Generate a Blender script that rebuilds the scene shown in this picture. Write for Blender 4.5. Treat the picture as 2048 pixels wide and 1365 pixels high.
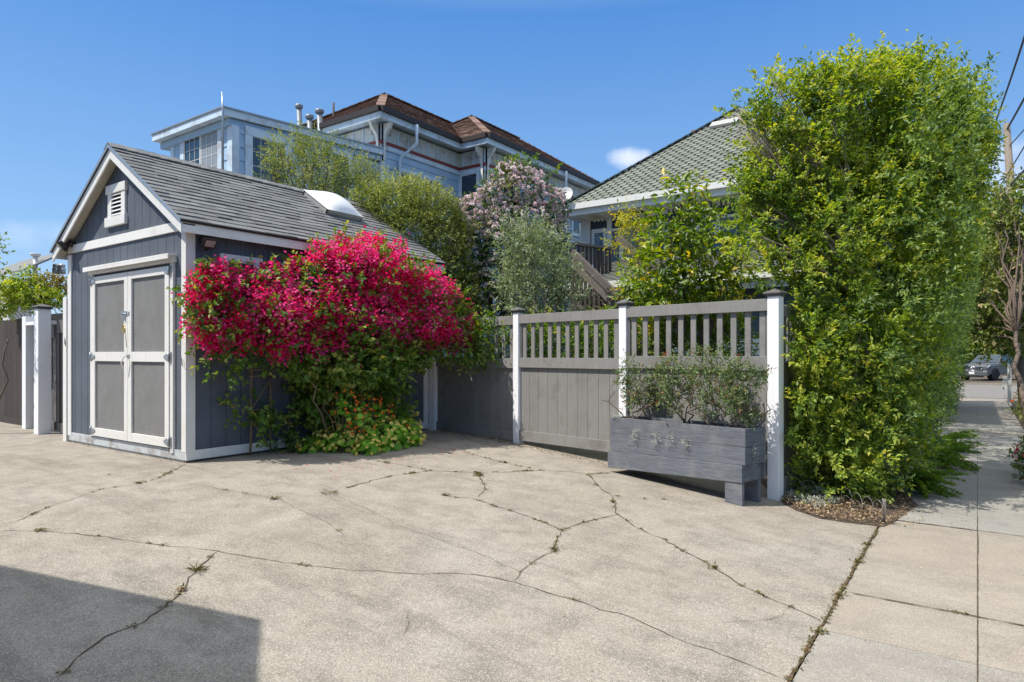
import bpy, math, random
import numpy as np
from mathutils import Vector

# ------------------------------------------------------------------ camera, world, sun, exposure
scn = bpy.context.scene
for o in list(bpy.data.objects): bpy.data.objects.remove(o)
F, CX, HY, CAMH, YAW = 1310.0, 1024.0, 708.0, 1.35, math.radians(35.4)
SN, CS = math.sin(YAW), math.cos(YAW)
cam = bpy.data.cameras.new("camera"); co = bpy.data.objects.new("camera", cam)
scn.collection.objects.link(co); scn.camera = co
co.location = (0, 0, CAMH); co.rotation_euler = (math.radians(90), 0, YAW)
cam.sensor_width = 36; cam.lens = 36*F/2048; cam.shift_y = (HY-682.5)/2048
cam.clip_start = 0.05; cam.clip_end = 2000
SUNV = Vector((.42, .52, -1.0)).normalized()
sl = bpy.data.lights.new("sun", 'SUN'); sl.energy = 4.1; sl.angle = math.radians(.53); sl.color = (1, .94, .85)
so = bpy.data.objects.new("sun", sl); scn.collection.objects.link(so)
so.rotation_euler = SUNV.to_track_quat('-Z', 'Y').to_euler(); so.location = (-10, -8, 25)
wd = bpy.data.worlds.new("World"); scn.world = wd; wd.use_nodes = True
wt = wd.node_tree; wt.nodes.clear()
def wn(t, **k):
    n = wt.nodes.new(t)
    for a, b in k.items(): setattr(n, a, b)
    return n
sky = wn('ShaderNodeTexSky', sky_type='NISHITA', sun_disc=False)
sky.sun_elevation = math.asin(-SUNV.z); sky.sun_rotation = math.atan2(-SUNV.x, -SUNV.y)
sky.air_density = 1.0; sky.dust_density = .35; sky.ozone_density = 3.2
bg = wn('ShaderNodeBackground'); bg.inputs[1].default_value = .12
wo = wn('ShaderNodeOutputWorld'); wt.links.new(bg.outputs[0], wo.inputs[0])
VT = scn.view_settings; VT.view_transform = 'Standard'; VT.look = 'None'; VT.exposure = .55; VT.gamma = 1
scn.cycles.max_bounces = 8; scn.cycles.transparent_max_bounces = 8

# ------------------------------------------------------------------ pixel of the photograph -> place in the world
def W(px, py, d):
    t = (px-CX)/F
    return Vector(((CS*t-SN)*d, (SN*t+CS)*d, CAMH+(HY-py)/F*d))
def pX(px, py, X): return W(px, py, X/(CS*(px-CX)/F-SN))
def pY(px, py, Y): return W(px, py, Y/(SN*(px-CX)/F+CS))
def g(X): return -.32*min(max((X+6.5)/5.73, 0), 1)
def G(px, py, dz=0):
    z = 0
    for _ in range(40):
        p = W(px, py, (CAMH-z)*F/(py-HY)); z = .5*z+.5*g(p.x)
    return Vector((p.x, p.y, z+dz))

# clouds in the sky (world shader)
def cloud_mask(px, py, a, b, seed, dens):
    c = (W(px, py, 1)-Vector((0, 0, CAMH))).normalized(); r = Vector((CS, SN, 0)); u = c.cross(r).normalized()*-1
    tc = wn('ShaderNodeTexCoord'); nv = wn('ShaderNodeVectorMath', operation='NORMALIZE'); wt.links.new(tc.outputs['Generated'], nv.inputs[0])
    ns = wn('ShaderNodeTexNoise'); ns.inputs['Scale'].default_value = 30; ns.inputs['Detail'].default_value = 6
    ad = wn('ShaderNodeVectorMath', operation='ADD'); ad.inputs[1].default_value = (seed, seed, seed)
    wt.links.new(nv.outputs[0], ad.inputs[0]); wt.links.new(ad.outputs[0], ns.inputs['Vector'])
    outs = []
    for ax, s in ((r, a), (u, b)):
        sb = wn('ShaderNodeVectorMath', operation='SUBTRACT'); sb.inputs[1].default_value = c; wt.links.new(nv.outputs[0], sb.inputs[0])
        d = wn('ShaderNodeVectorMath', operation='DOT_PRODUCT'); d.inputs[1].default_value = ax/s; wt.links.new(sb.outputs[0], d.inputs[0])
        p = wn('ShaderNodeMath', operation='POWER'); p.inputs[1].default_value = 2
        ab = wn('ShaderNodeMath', operation='ABSOLUTE'); wt.links.new(d.outputs['Value'], ab.inputs[0]); wt.links.new(ab.outputs[0], p.inputs[0]); outs.append(p)
    s = wn('ShaderNodeMath', operation='ADD'); wt.links.new(outs[0].outputs[0], s.inputs[0]); wt.links.new(outs[1].outputs[0], s.inputs[1])
    n2 = wn('ShaderNodeMath', operation='MULTIPLY_ADD'); n2.inputs[1].default_value = 2.6; n2.inputs[2].default_value = -1.2
    wt.links.new(ns.outputs[0], n2.inputs[0])
    s2 = wn('ShaderNodeMath', operation='ADD'); wt.links.new(s.outputs[0], s2.inputs[0]); wt.links.new(n2.outputs[0], s2.inputs[1])
    mr = wn('ShaderNodeMapRange'); mr.interpolation_type = 'SMOOTHSTEP'
    mr.inputs['From Min'].default_value = 1.3; mr.inputs['From Max'].default_value = -.5; mr.inputs['To Min'].default_value = 0; mr.inputs['To Max'].default_value = dens
    wt.links.new(s2.outputs[0], mr.inputs[0]); return mr.outputs[0]
gm = wn('ShaderNodeHueSaturation'); gm.inputs['Saturation'].default_value = 1.18; gm.inputs['Value'].default_value = 1.0
wt.links.new(sky.outputs[0], gm.inputs['Color'])
tc0 = wn('ShaderNodeTexCoord'); sx = wn('ShaderNodeSeparateXYZ'); nv0 = wn('ShaderNodeVectorMath', operation='NORMALIZE')
wt.links.new(tc0.outputs['Generated'], nv0.inputs[0]); wt.links.new(nv0.outputs[0], sx.inputs[0])
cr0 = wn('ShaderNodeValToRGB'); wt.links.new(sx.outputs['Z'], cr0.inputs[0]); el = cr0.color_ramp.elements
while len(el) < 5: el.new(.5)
for e_, (p_, c_) in zip(el, ((0, (.30, .41, .55)), (.16, (.17, .31, .52)), (.46, (.055, .175, .44)), (.62, (.36, .44, .56)), (1, (1.0, 1.0, .98)))): e_.position = p_; e_.color = (*c_, 1)  # top stops lie above the view, raised near white as added fill light
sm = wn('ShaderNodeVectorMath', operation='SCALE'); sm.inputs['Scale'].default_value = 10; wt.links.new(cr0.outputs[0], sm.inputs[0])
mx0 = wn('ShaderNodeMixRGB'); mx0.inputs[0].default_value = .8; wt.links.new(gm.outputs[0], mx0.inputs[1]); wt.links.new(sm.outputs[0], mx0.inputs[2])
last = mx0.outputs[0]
for a in ((1262, 318, .036, .017, 3.1, .6), (2040, 345, .08, .045, 5.7, .5), (1225, 395, .05, .02, 1.7, .35), (40, 470, .2, .02, 8.2, .15)):
    m = cloud_mask(*a); mx = wn('ShaderNodeMixRGB'); wt.links.new(m, mx.inputs[0]); wt.links.new(last, mx.inputs[1])
    mx.inputs[2].default_value = (7.0, 7.1, 7.4, 1); last = mx.outputs[0]
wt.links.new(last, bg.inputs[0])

# ------------------------------------------------------------------ object helpers
C = scn.collection
rnd = random.Random(5); R = np.random.default_rng(5)
def tag(o, label=None, cat=None, group=None, kind=None):
    if label: o['label'] = label
    if cat: o['category'] = cat
    if group: o['group'] = group
    if kind: o['kind'] = kind
    return o
def thing(name, label, cat, loc, group=None):
    o = bpy.data.objects.new(name, None); C.objects.link(o); o.location = loc; o.empty_display_size = .2
    return tag(o, label, cat, group)
def wloc(o):
    v = Vector((0, 0, 0))
    while o is not None: v = v+Vector(o.location); o = o.parent
    return v
def link(name, me, mats, parent=None, loc=(0, 0, 0)):
    for m in (mats if isinstance(mats, (list, tuple)) else [mats]): me.materials.append(m)
    off = wloc(parent) if parent else Vector(loc)
    if off.length > 0: me.transform(__import__('mathutils').Matrix.Translation(-off))
    o = bpy.data.objects.new(name, me); C.objects.link(o)
    if parent: o.parent = parent
    else: o.location = loc
    return o
class MB:
    def __init__(s): s.v = []; s.f = []; s.m = []; s.t = []; s.sm = []
    def add(s, vs, fs, m=0, t=None, sm=False):
        n = len(s.v); s.v += [tuple(v) for v in vs]
        t = rnd.random() if t is None else t
        for f in fs: s.f.append(tuple(i+n for i in f)); s.m.append(m); s.t.append(t); s.sm.append(sm)
    def hexa(s, p, m=0, t=None):   # 8 points: bottom 4 ccw, top 4 ccw
        s.add(p, [(3, 2, 1, 0), (4, 5, 6, 7), (0, 1, 5, 4), (1, 2, 6, 5), (2, 3, 7, 6), (3, 0, 4, 7)], m, t)
    def box(s, a, b, m=0, t=None):
        x0, x1 = sorted((a[0], b[0])); y0, y1 = sorted((a[1], b[1])); z0, z1 = sorted((a[2], b[2]))
        s.hexa([(x0, y0, z0), (x1, y0, z0), (x1, y1, z0), (x0, y1, z0), (x0, y0, z1), (x1, y0, z1), (x1, y1, z1), (x0, y1, z1)], m, t)
    def obox(s, o, u, v, w, m=0, t=None):   # origin corner + three edge vectors
        o, u, v, w = map(Vector, (o, u, v, w))
        if u.cross(v).dot(w) < 0: u, v = v, u
        s.hexa([o, o+u, o+u+v, o+v, o+w, o+u+w, o+u+v+w, o+v+w], m, t)
    def beam(s, p, q, w, h, up=(0, 0, 1), m=0, t=None):
        p, q = Vector(p), Vector(q); d = (q-p); dn = d.normalized(); sd = dn.cross(Vector(up)).normalized(); u = sd.cross(dn)
        s.obox(p-sd*w/2-u*h/2, d, sd*w, u*h, m, t)
    def tube(s, pts, r, n=6, m=0, cap=True, t=None):
        pts = [Vector(p) for p in pts]; r = r if isinstance(r, (list, tuple)) else [r]*len(pts)
        vs = []; fs = []
        ref = Vector((0, 0, 1)) if abs((pts[-1]-pts[0]).normalized().z) < .9 else Vector((1, 0, 0))
        for i, p in enumerate(pts):
            d = (pts[min(i+1, len(pts)-1)]-pts[max(i-1, 0)]).normalized(); a = d.cross(ref).normalized(); b = d.cross(a)
            for k in range(n):
                th = 2*math.pi*k/n; vs.append(p+(a*math.cos(th)+b*math.sin(th))*r[i])
        for i in range(len(pts)-1):
            for k in range(n): fs.append((i*n+k, i*n+(k+1) % n, (i+1)*n+(k+1) % n, (i+1)*n+k))
        if cap: fs += [tuple(range(n-1, -1, -1)), tuple((len(pts)-1)*n+k for k in range(n))]
        s.add(vs, fs, m, t, True)
    def lathe(s, c, prof, n=16, m=0, axis=(0, 0, 1), t=None):
        c = Vector(c); ax = Vector(axis).normalized(); a = ax.orthogonal().normalized(); b = ax.cross(a); vs = []; fs = []
        for (r, h) in prof:
            for k in range(n):
                th = 2*math.pi*k/n; vs.append(c+ax*h+(a*math.cos(th)+b*math.sin(th))*r)
        for i in range(len(prof)-1):
            for k in range(n): fs.append((i*n+k, i*n+(k+1) % n, (i+1)*n+(k+1) % n, (i+1)*n+k))
        fs += [tuple(range(n-1, -1, -1)), tuple((len(prof)-1)*n+k for k in range(n))]
        s.add(vs, fs, m, t, True)
    def poly(s, vs, m=0, t=None): s.add(vs, [tuple(range(len(vs)))], m, t)
    def prism(s, vs, off, m=0, t=None):
        off = Vector(off); n = len(vs); vs = [Vector(v) for v in vs]
        s.add(vs+[v+off for v in vs], [tuple(range(n-1, -1, -1)), tuple(range(n, 2*n))]+[(i, (i+1) % n, n+(i+1) % n, n+i) for i in range(n)], m, t)
    def build(s, name, mats, parent=None, loc=(0, 0, 0), bev=0, fixn=True):
        me = bpy.data.meshes.new(name); me.from_pydata(s.v, [], s.f)
        me.polygons.foreach_set('material_index', s.m); me.polygons.foreach_set('use_smooth', s.sm)
        a = me.attributes.new('tint', 'FLOAT', 'FACE'); a.data.foreach_set('value', s.t)
        if fixn:
            import bmesh
            bm = bmesh.new(); bm.from_mesh(me); bmesh.ops.recalc_face_normals(bm, faces=bm.faces); bm.to_mesh(me); bm.free()
        o = link(name, me, mats, parent, loc)
        if bev:
            b = o.modifiers.new('bev', 'BEVEL'); b.width = bev; b.segments = 2; b.limit_method = 'ANGLE'
        return o

# ------------------------------------------------------------------ materials
def nodes(name):
    m = bpy.data.materials.new(name); m.use_nodes = True; nt = m.node_tree; nt.nodes.clear()
    out = nt.nodes.new('ShaderNodeOutputMaterial'); return m, nt, out
def N(nt, t, **k):
    n = nt.nodes.new(t)
    for a, b in k.items():
        if a in n.inputs.keys(): n.inputs[a].default_value = b
        else: setattr(n, a, b)
    return n
def c4(c): return (c[0], c[1], c[2], 1)
def ramp(nt, src, stops):
    r = nt.nodes.new('ShaderNodeValToRGB'); e = r.color_ramp.elements
    while len(e) < len(stops): e.new(.5)
    for i, (p, c) in enumerate(stops): e[i].position = p; e[i].color = c4(c) if isinstance(c, (tuple, list)) else (c, c, c, 1)
    nt.links.new(src, r.inputs[0]); return r.outputs[0]
def mapped(nt, scale, rot=(0, 0, 0)):
    tc = nt.nodes.new('ShaderNodeTexCoord'); mp = nt.nodes.new('ShaderNodeMapping'); mp.inputs['Scale'].default_value = scale; mp.inputs['Rotation'].default_value = rot
    nt.links.new(tc.outputs['Object'], mp.inputs[0]); return mp.outputs[0]
def noise(nt, vec, scale, detail=4, rough=.55):
    n = N(nt, 'ShaderNodeTexNoise'); n.inputs['Scale'].default_value = scale; n.inputs['Detail'].default_value = detail; n.inputs['Roughness'].default_value = rough
    nt.links.new(vec, n.inputs['Vector']); return n.outputs[0]
def mix(nt, fac, a, b, mode='MIX'):
    n = nt.nodes.new('ShaderNodeMixRGB'); n.blend_type = mode
    for i, x in enumerate((fac, a, b)):
        if hasattr(x, 'links'): nt.links.new(x, n.inputs[i])
        else: n.inputs[i].default_value = x if i == 0 else c4(x)
    return n.outputs[0]
def sc(c, k): return tuple(min(1, x*k) for x in c)
def surf(name, col, rough=.6, grain=(6, 6, 6), var=.12, bump=.15, bscale=None, tint=.08, spec=.4, metal=0, dirt=None):
    """painted or plain solid: fine colour variation, grain bump, per-piece tint"""
    m, nt, out = nodes(name); b = N(nt, 'ShaderNodeBsdfPrincipled'); nt.links.new(b.outputs[0], out.inputs[0])
    v = mapped(nt, grain); n1 = noise(nt, v, 3, 6, .65)
    c = ramp(nt, n1, [(.25, sc(col, 1-var)), (.75, sc(col, 1+var))])
    if tint:
        at = N(nt, 'ShaderNodeAttribute', attribute_name='tint'); tr = ramp(nt, at.outputs['Fac'], [(0, 1-tint), (1, 1.0)]); c = mix(nt, 1, c, tr, 'MULTIPLY')
    if dirt:
        v2 = mapped(nt, (1, 1, 1)); d = ramp(nt, noise(nt, v2, dirt[1], 8, .7), [(.5, 0), (.68, 1)]); c = mix(nt, d, c, dirt[0])
    nt.links.new(c, b.inputs['Base Color']); b.inputs['Roughness'].default_value = rough; b.inputs['Specular IOR Level'].default_value = spec; b.inputs['Metallic'].default_value = metal
    if bump:
        v3 = mapped(nt, bscale or grain); bn = N(nt, 'ShaderNodeBump'); bn.inputs['Strength'].default_value = bump; bn.inputs['Distance'].default_value = .01
        nt.links.new(noise(nt, v3, 9, 5, .6), bn.inputs['Height']); nt.links.new(bn.outputs[0], b.inputs['Normal'])
    return m
def rough_ply(name, col):   # rough sawn plywood siding: vertical wire-brushed grain plus fine cross saw marks
    m, nt, out = nodes(name); b = N(nt, 'ShaderNodeBsdfPrincipled', Roughness=.75); nt.links.new(b.outputs[0], out.inputs[0]); b.inputs['Specular IOR Level'].default_value = .25
    v = mapped(nt, (30, 30, 1.2)); n1 = noise(nt, v, 3, 5, .7)
    v2 = mapped(nt, (5, 5, 110)); n2 = noise(nt, v2, 1.3, 3, .6)
    v3 = mapped(nt, (1, 1, 1)); n3 = noise(nt, v3, 2.5, 5, .6)
    c = ramp(nt, n1, [(.3, sc(col, .78)), (.7, sc(col, 1.2))]); c = mix(nt, ramp(nt, n3, [(.35, 0), (.7, .35)]), c, sc(col, 1.5))
    at = N(nt, 'ShaderNodeAttribute', attribute_name='tint'); c = mix(nt, 1, c, ramp(nt, at.outputs['Fac'], [(0, .9), (1, 1.0)]), 'MULTIPLY')
    nt.links.new(c, b.inputs['Base Color'])
    ma = N(nt, 'ShaderNodeMath', operation='ADD'); nt.links.new(n1, ma.inputs[0]); nt.links.new(n2, ma.inputs[1])
    bn = N(nt, 'ShaderNodeBump', Strength=.55, Distance=.006); nt.links.new(ma.outputs[0], bn.inputs['Height']); nt.links.new(bn.outputs[0], b.inputs['Normal'])
    return m
def leafmat(name, stops, trans=.35, rough=.45, spec=.35):
    m, nt, out = nodes(name); at = N(nt, 'ShaderNodeAttribute', attribute_name='tint'); stops = [(p_, tuple(min(.62, x*1.45) for x in c_)) for p_, c_ in stops]; c = ramp(nt, at.outputs['Fac'], stops)
    b = N(nt, 'ShaderNodeBsdfPrincipled', Roughness=rough); b.inputs['Specular IOR Level'].default_value = spec; nt.links.new(c, b.inputs['Base Color'])
    t = N(nt, 'ShaderNodeBsdfTranslucent'); cc = mix(nt, 1, c, (1.0, .95, .55), 'MULTIPLY')
    h = N(nt, 'ShaderNodeHueSaturation'); h.inputs['Value'].default_value = 1.5; h.inputs['Saturation'].default_value = 1.1; nt.links.new(cc, h.inputs['Color']); nt.links.new(h.outputs[0], t.inputs[0])
    ms = N(nt, 'ShaderNodeMixShader'); ms.inputs[0].default_value = trans
    nt.links.new(b.outputs[0], ms.inputs[1]); nt.links.new(t.outputs[0], ms.inputs[2]); nt.links.new(ms.outputs[0], out.inputs[0]); return m
def petalmat(name, stops, trans=.35):
    m, nt, out = nodes(name); at = N(nt, 'ShaderNodeAttribute', attribute_name='tint'); c = ramp(nt, at.outputs['Fac'], stops)
    b = N(nt, 'ShaderNodeBsdfPrincipled', Roughness=.6); b.inputs['Specular IOR Level'].default_value = .15; nt.links.new(c, b.inputs['Base Color'])
    t = N(nt, 'ShaderNodeBsdfTranslucent'); nt.links.new(c, t.inputs[0])
    ms = N(nt, 'ShaderNodeMixShader'); ms.inputs[0].default_value = trans
    nt.links.new(b.outputs[0], ms.inputs[1]); nt.links.new(t.outputs[0], ms.inputs[2]); nt.links.new(ms.outputs[0], out.inputs[0]); return m
def concrete(name, base, warm, dark, speck=1.0, stain=1.0):
    m, nt, out = nodes(name); b = N(nt, 'ShaderNodeBsdfPrincipled', Roughness=.9); nt.links.new(b.outputs[0], out.inputs[0]); b.inputs['Specular IOR Level'].default_value = .2
    v = mapped(nt, (1, 1, 1)); big = noise(nt, v, .55, 7, .65); mid = noise(nt, v, 3.2, 6, .7); fine = noise(nt, v, 150, 3, .75); grit = noise(nt, v, 62, 4, .8)
    c = mix(nt, ramp(nt, big, [(.38, 0), (.62, 1)]), base, warm)
    c = mix(nt, ramp(nt, mid, [(.44, 0), (.64, .6*stain)]), c, dark)
    vs = mapped(nt, (.5, 2.2, 1), (0, 0, .5)); st = noise(nt, vs, 1.1, 6, .7)
    c = mix(nt, ramp(nt, st, [(.52, 0), (.70, .62*stain)]), c, sc(dark, .8))
    vt = mapped(nt, (.35, 5.5, 1), (0, 0, -.55)); c = mix(nt, ramp(nt, noise(nt, vt, .9, 5, .6), [(.56, 0), (.70, .4*stain)]), c, sc(warm, .68))
    hi = ramp(nt, noise(nt, v, 1.7, 6, .6), [(.58, 0), (.72, .35)]); c = mix(nt, hi, c, sc(base, 1.35))
    vo = N(nt, 'ShaderNodeTexVoronoi', feature='F1'); vo.inputs['Scale'].default_value = 190; nt.links.new(v, vo.inputs['Vector'])
    c = mix(nt, speck*.7, c, ramp(nt, fine, [(.38, .38), (.5, .95), (.62, 1.35)]), 'MULTIPLY')
    c = mix(nt, speck*.55, c, ramp(nt, grit, [(.35, .55), (.5, 1.0), (.66, 1.3)]), 'MULTIPLY')
    wh = N(nt, 'ShaderNodeSeparateColor'); nt.links.new(vo.outputs['Color'], wh.inputs[0])
    pm = ramp(nt, wh.outputs[0], [(.90, 0), (.92, .65*speck)]); c = mix(nt, pm, c, (.62, .57, .50))
    pd = ramp(nt, wh.outputs[1], [(.88, 0), (.9, .6*speck)]); c = mix(nt, pd, c, sc(dark, .45))
    nt.links.new(c, b.inputs['Base Color'])
    bn = N(nt, 'ShaderNodeBump', Strength=.45, Distance=.006); nt.links.new(mix(nt, .5, fine, grit), bn.inputs['Height']); nt.links.new(bn.outputs[0], b.inputs['Normal'])
    return m
def glassmat(name, col=(.02, .04, .06), rough=.03):
    m, nt, out = nodes(name); b = N(nt, 'ShaderNodeBsdfPrincipled', Roughness=rough); b.inputs['Base Color'].default_value = c4(col); b.inputs['Specular IOR Level'].default_value = .9
    v = mapped(nt, (1, 1, 1)); bn = N(nt, 'ShaderNodeBump', Strength=.06, Distance=.02); nt.links.new(noise(nt, v, 2, 2), bn.inputs['Height']); nt.links.new(bn.outputs[0], b.inputs['Normal'])
    nt.links.new(b.outputs[0], out.inputs[0]); return m

M = {}
M['white'] = surf('white_paint', (.72, .71, .685), .6, (12, 12, 2), .09, .4, (25, 25, 3), .05, dirt=((.66, .64, .59), 3))
M['white_h'] = surf('white_paint_level', (.74, .73, .70), .6, (2, 2, 14), .06, .3, (3, 3, 40), .05, dirt=((.64, .62, .57), 3))
M['white_worn'] = surf('worn_white_paint', (.50, .53, .55), .7, (2, 2, 14), .15, .4, (3, 3, 40), .05, dirt=((.22, .19, .15), 4))
M['post_white'] = surf('post_white', (.80, .81, .83), .5, (10, 10, 1.5), .03, .12, (25, 25, 2), .03, dirt=((.74, .74, .73), 2.5))
M['shed_blue'] = rough_ply('slate_blue_plywood', (.094, .110, .136))
M['door_gray'] = rough_ply('grey_rough_plywood', (.182, .183, .18))
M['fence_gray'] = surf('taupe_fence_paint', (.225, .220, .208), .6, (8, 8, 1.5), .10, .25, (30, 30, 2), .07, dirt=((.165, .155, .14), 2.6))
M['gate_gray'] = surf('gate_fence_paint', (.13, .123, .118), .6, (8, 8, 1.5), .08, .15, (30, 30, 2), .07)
M['cap'] = surf('dark_cap_paint', (.115, .112, .11), .6, (5, 5, 5), .1, .2)
M['darkgap'] = surf('dark_gap', (.02, .02, .022), .9, bump=0, tint=0)
M['shingle'] = surf('grey_asphalt_shingle', (.225, .23, .23), .95, (40, 40, 40), .28, .5, (60, 60, 60), .32, spec=.15)
M['roof_base'] = surf('roofing_felt', (.03, .03, .033), .95, bump=0, tint=0)
M['brown_shingle'] = surf('brown_asphalt_shingle', (.27, .18, .145), .95, (14, 14, 14), .35, .4, None, .6, spec=.1)
M['green_shingle'] = surf('green_grey_shingle', (.20, .22, .185), .95, (20, 20, 20), .2, .3, None, .22, spec=.12)
M['soffit'] = surf('bare_soffit', (.52, .47, .40), .8, (4, 4, 4), .1, .15)
M['skylight'] = surf('white_acrylic', (.80, .80, .82), .25, var=.02, bump=0, tint=0, spec=.6)
M['alu'] = surf('mill_aluminium', (.50, .50, .47), .4, var=.15, bump=.1, metal=.6)
M['galv'] = surf('galvanised', (.38, .41, .43), .4, (9, 9, 9), .2, .1, metal=.7)
M['black'] = surf('black_metal', (.015, .014, .014), .45, bump=.05)
M['bronze'] = surf('dark_bronze', (.04, .03, .025), .5, bump=.05)
M['old_galv'] = surf('dull_galvanised', (.20, .23, .26), .5, (9, 9, 9), .2, .1, metal=.3)
M['oldwire'] = surf('rusty_wire', (.22, .20, .18), .6, bump=0)
M['brass'] = surf('brass', (.5, .38, .12), .35, metal=.9, bump=0)
M['planter'] = surf('weathered_blue_grey_stain', (.135, .148, .17), .75, (1.6, 1.6, 22), .42, .5, (2, 2, 60), .18, dirt=((.20, .20, .21), 3))
M['bamboo'] = surf('weathered_bamboo', (.21, .15, .10), .7, (20, 20, 4), .25, .3)
M['bark'] = surf('bark', (.14, .105, .08), .9, (14, 14, 3), .35, .6)
M['bark_pale'] = surf('pale_bark', (.30, .25, .20), .9, (14, 14, 3), .3, .5)
M['stem'] = surf('green_stem', (.16, .15, .07), .7, bump=.1)
M['soil'] = surf('garden_soil', (.095, .075, .058), .95, (9, 9, 9), .5, .8, (20, 20, 20), 0, spec=.1)
M['ground'] = surf('bare_ground', (.10, .085, .065), .95, (.8, .8, .8), .4, .4, (5, 5, 5), 0, spec=.1)
M['blue_siding'] = surf('pale_blue_siding', (.335, .485, .65), .65, (2, 2, 9), .07, .1, None, .07, dirt=((.31, .41, .52), 1.2))
M['blue_panel'] = surf('mid_blue_panel', (.31, .42, .53), .65, (9, 9, 2), .08, .1, None, .1)
M['blue_trim'] = surf('pale_blue_trim', (.55, .67, .78), .55, (2, 2, 9), .05, .1, None, .04, dirt=((.36, .36, .36), 2))
M['frieze'] = surf('cream_frieze', (.57, .60, .585), .7, (4, 4, 4), .14, .1, None, .15, dirt=((.3, .27, .22), 2))
M['red_trim'] = surf('red_trim', (.22, .045, .04), .6, bump=.05)
M['gutter_brown'] = surf('brown_gutter', (.028, .020, .017), .5, bump=.05)
M['gray_siding'] = surf('slate_siding', (.105, .155, .20), .65, (2, 2, 9), .07, .1, None, .06)
M['navy'] = surf('navy_trim', (.030, .048, .068), .6, bump=.05)
M['housewhite'] = surf('house_white_trim', (.66, .66, .63), .6, (3, 3, 3), .06, .08, None, .04)
M['glass'] = glassmat('window_glass'); M['curtain'] = surf('net_curtain', (.24, .27, .30), .4, (8, 8, .6), .2, 0)
M['old_wood'] = surf('old_dark_wood', (.060, .046, .042), .85, (14, 14, 2), .4, .4, None, .35)
M['old_wood2'] = surf('grey_old_wood', (.13, .11, .10), .85, (3, 3, 14), .3, .4, None, .25)
M['brick'] = surf('chimney_brick', (.33, .20, .14), .9, (9, 9, 9), .4, .4)
M['stucco'] = surf('tan_stucco', (.36, .33, .29), .9, (3, 3, 3), .08, .2)
M['asphalt'] = surf('street_asphalt', (.19, .18, .165), .95, (1.5, 1.5, 1.5), .15, .3, (30, 30, 30), 0, spec=.2)
M['pole'] = surf('pole_wood', (.19, .16, .13), .9, (10, 10, 1), .3, .4)
M['crack'] = surf('crack_dirt', (.095, .070, .045), .95, (8, 8, 8), .5, .3, None, 0, spec=.05)
M['seam'] = surf('seam_dirt', (.055, .05, .045), .95, (8, 8, 8), .3, .2, None, 0, spec=.05)
M['drive'] = concrete('driveway_concrete', (.325, .297, .254), (.300, .265, .216), (.20, .178, .148), .75, 1.2)
M['walk'] = concrete('sidewalk_concrete', (.325, .29, .24), (.30, .258, .208), (.22, .195, .165), .5, .7)
M['walk_b'] = concrete('sidewalk_grey_slab', (.29, .275, .25), (.27, .255, .225), (.2, .19, .175), .45, .7)
M['seamfill'] = surf('joint_sand', (.15, .13, .11), .95, (8, 8, 8), .3, .2, None, 0, spec=.05)
M['walk_d'] = concrete('sidewalk_faded_patch', (.305, .285, .25), (.285, .26, .222), (.215, .198, .175), .5, .8)
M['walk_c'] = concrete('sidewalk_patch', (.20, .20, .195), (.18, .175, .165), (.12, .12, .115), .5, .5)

# ------------------------------------------------------------------ foliage helpers
def unit(a): return a/np.maximum(np.linalg.norm(a, axis=-1, keepdims=True), 1e-9)
def npmesh(name, V, Fc, tint, mats, parent=None, loc=(0, 0, 0), smooth=False):
    n = len(Fc); k = Fc.shape[1]
    off = np.array(wloc(parent) if parent else loc); V = V-off
    me = bpy.data.meshes.new(name); me.vertices.add(len(V)); me.vertices.foreach_set('co', V.astype(np.float32).ravel())
    me.loops.add(n*k); me.loops.foreach_set('vertex_index', Fc.astype(np.int32).ravel())
    me.polygons.add(n); me.polygons.foreach_set('loop_start', np.arange(n, dtype=np.int32)*k)
    try: me.polygons.foreach_set('loop_total', np.full(n, k, dtype=np.int32))
    except Exception: pass
    me.update(calc_edges=True); me.validate()
    a = me.attributes.new('tint', 'FLOAT', 'FACE'); a.data.foreach_set('value', np.clip(tint, 0, 1).astype(np.float32))
    if smooth: me.polygons.foreach_set('use_smooth', np.ones(n, bool))
    me.materials.append(mats); o = bpy.data.objects.new(name, me); C.objects.link(o)
    if parent: o.parent = parent
    else: o.location = loc
    return o
def leaf_arrays(P, D, Nn, L, Wd, tint, fold=.25, droop=.15):
    D = unit(D); S = unit(np.cross(D, Nn)); U = np.cross(S, D); L = L[:, None]; Wd = Wd[:, None]
    a = P; b = P+D*L*.45+S*Wd*.5+U*Wd*fold; c = P+D*L-U*L*droop; d = P+D*L*.45-S*Wd*.5+U*Wd*fold
    V = np.stack([a, b, c, d], 1).reshape(-1, 3); i = np.arange(len(P))[:, None]*4
    Fc = np.concatenate([i+np.array([[0, 1, 2]]), i+np.array([[0, 2, 3]])], 1).reshape(-1, 3)
    return V, Fc, np.repeat(tint, 2)
def disc_arrays(P, Nn, r, tint, n=8, petals=0, cup=.15, cen=None):
    Nn = unit(Nn); A = unit(np.cross(Nn, R.normal(size=P.shape))); B = np.cross(Nn, A); th = np.arange(n)*2*np.pi/n
    rad = np.ones(n) if not petals else 1-.35*(np.arange(n) % 2)
    ring = P[:, None]+(A[:, None]*np.cos(th)[None, :, None]+B[:, None]*np.sin(th)[None, :, None])*(r[:, None, None]*rad[None, :, None])+Nn[:, None]*(cup*r)[:, None, None]
    V = np.concatenate([P[:, None], ring], 1).reshape(-1, 3); base = np.arange(len(P))[:, None, None]*(n+1)
    k = np.arange(n); tri = np.stack([np.zeros(n, int), 1+k, 1+(k+1) % n], 1)[None]
    return V, (base+tri).reshape(-1, 3), np.repeat(tint, n)
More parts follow.
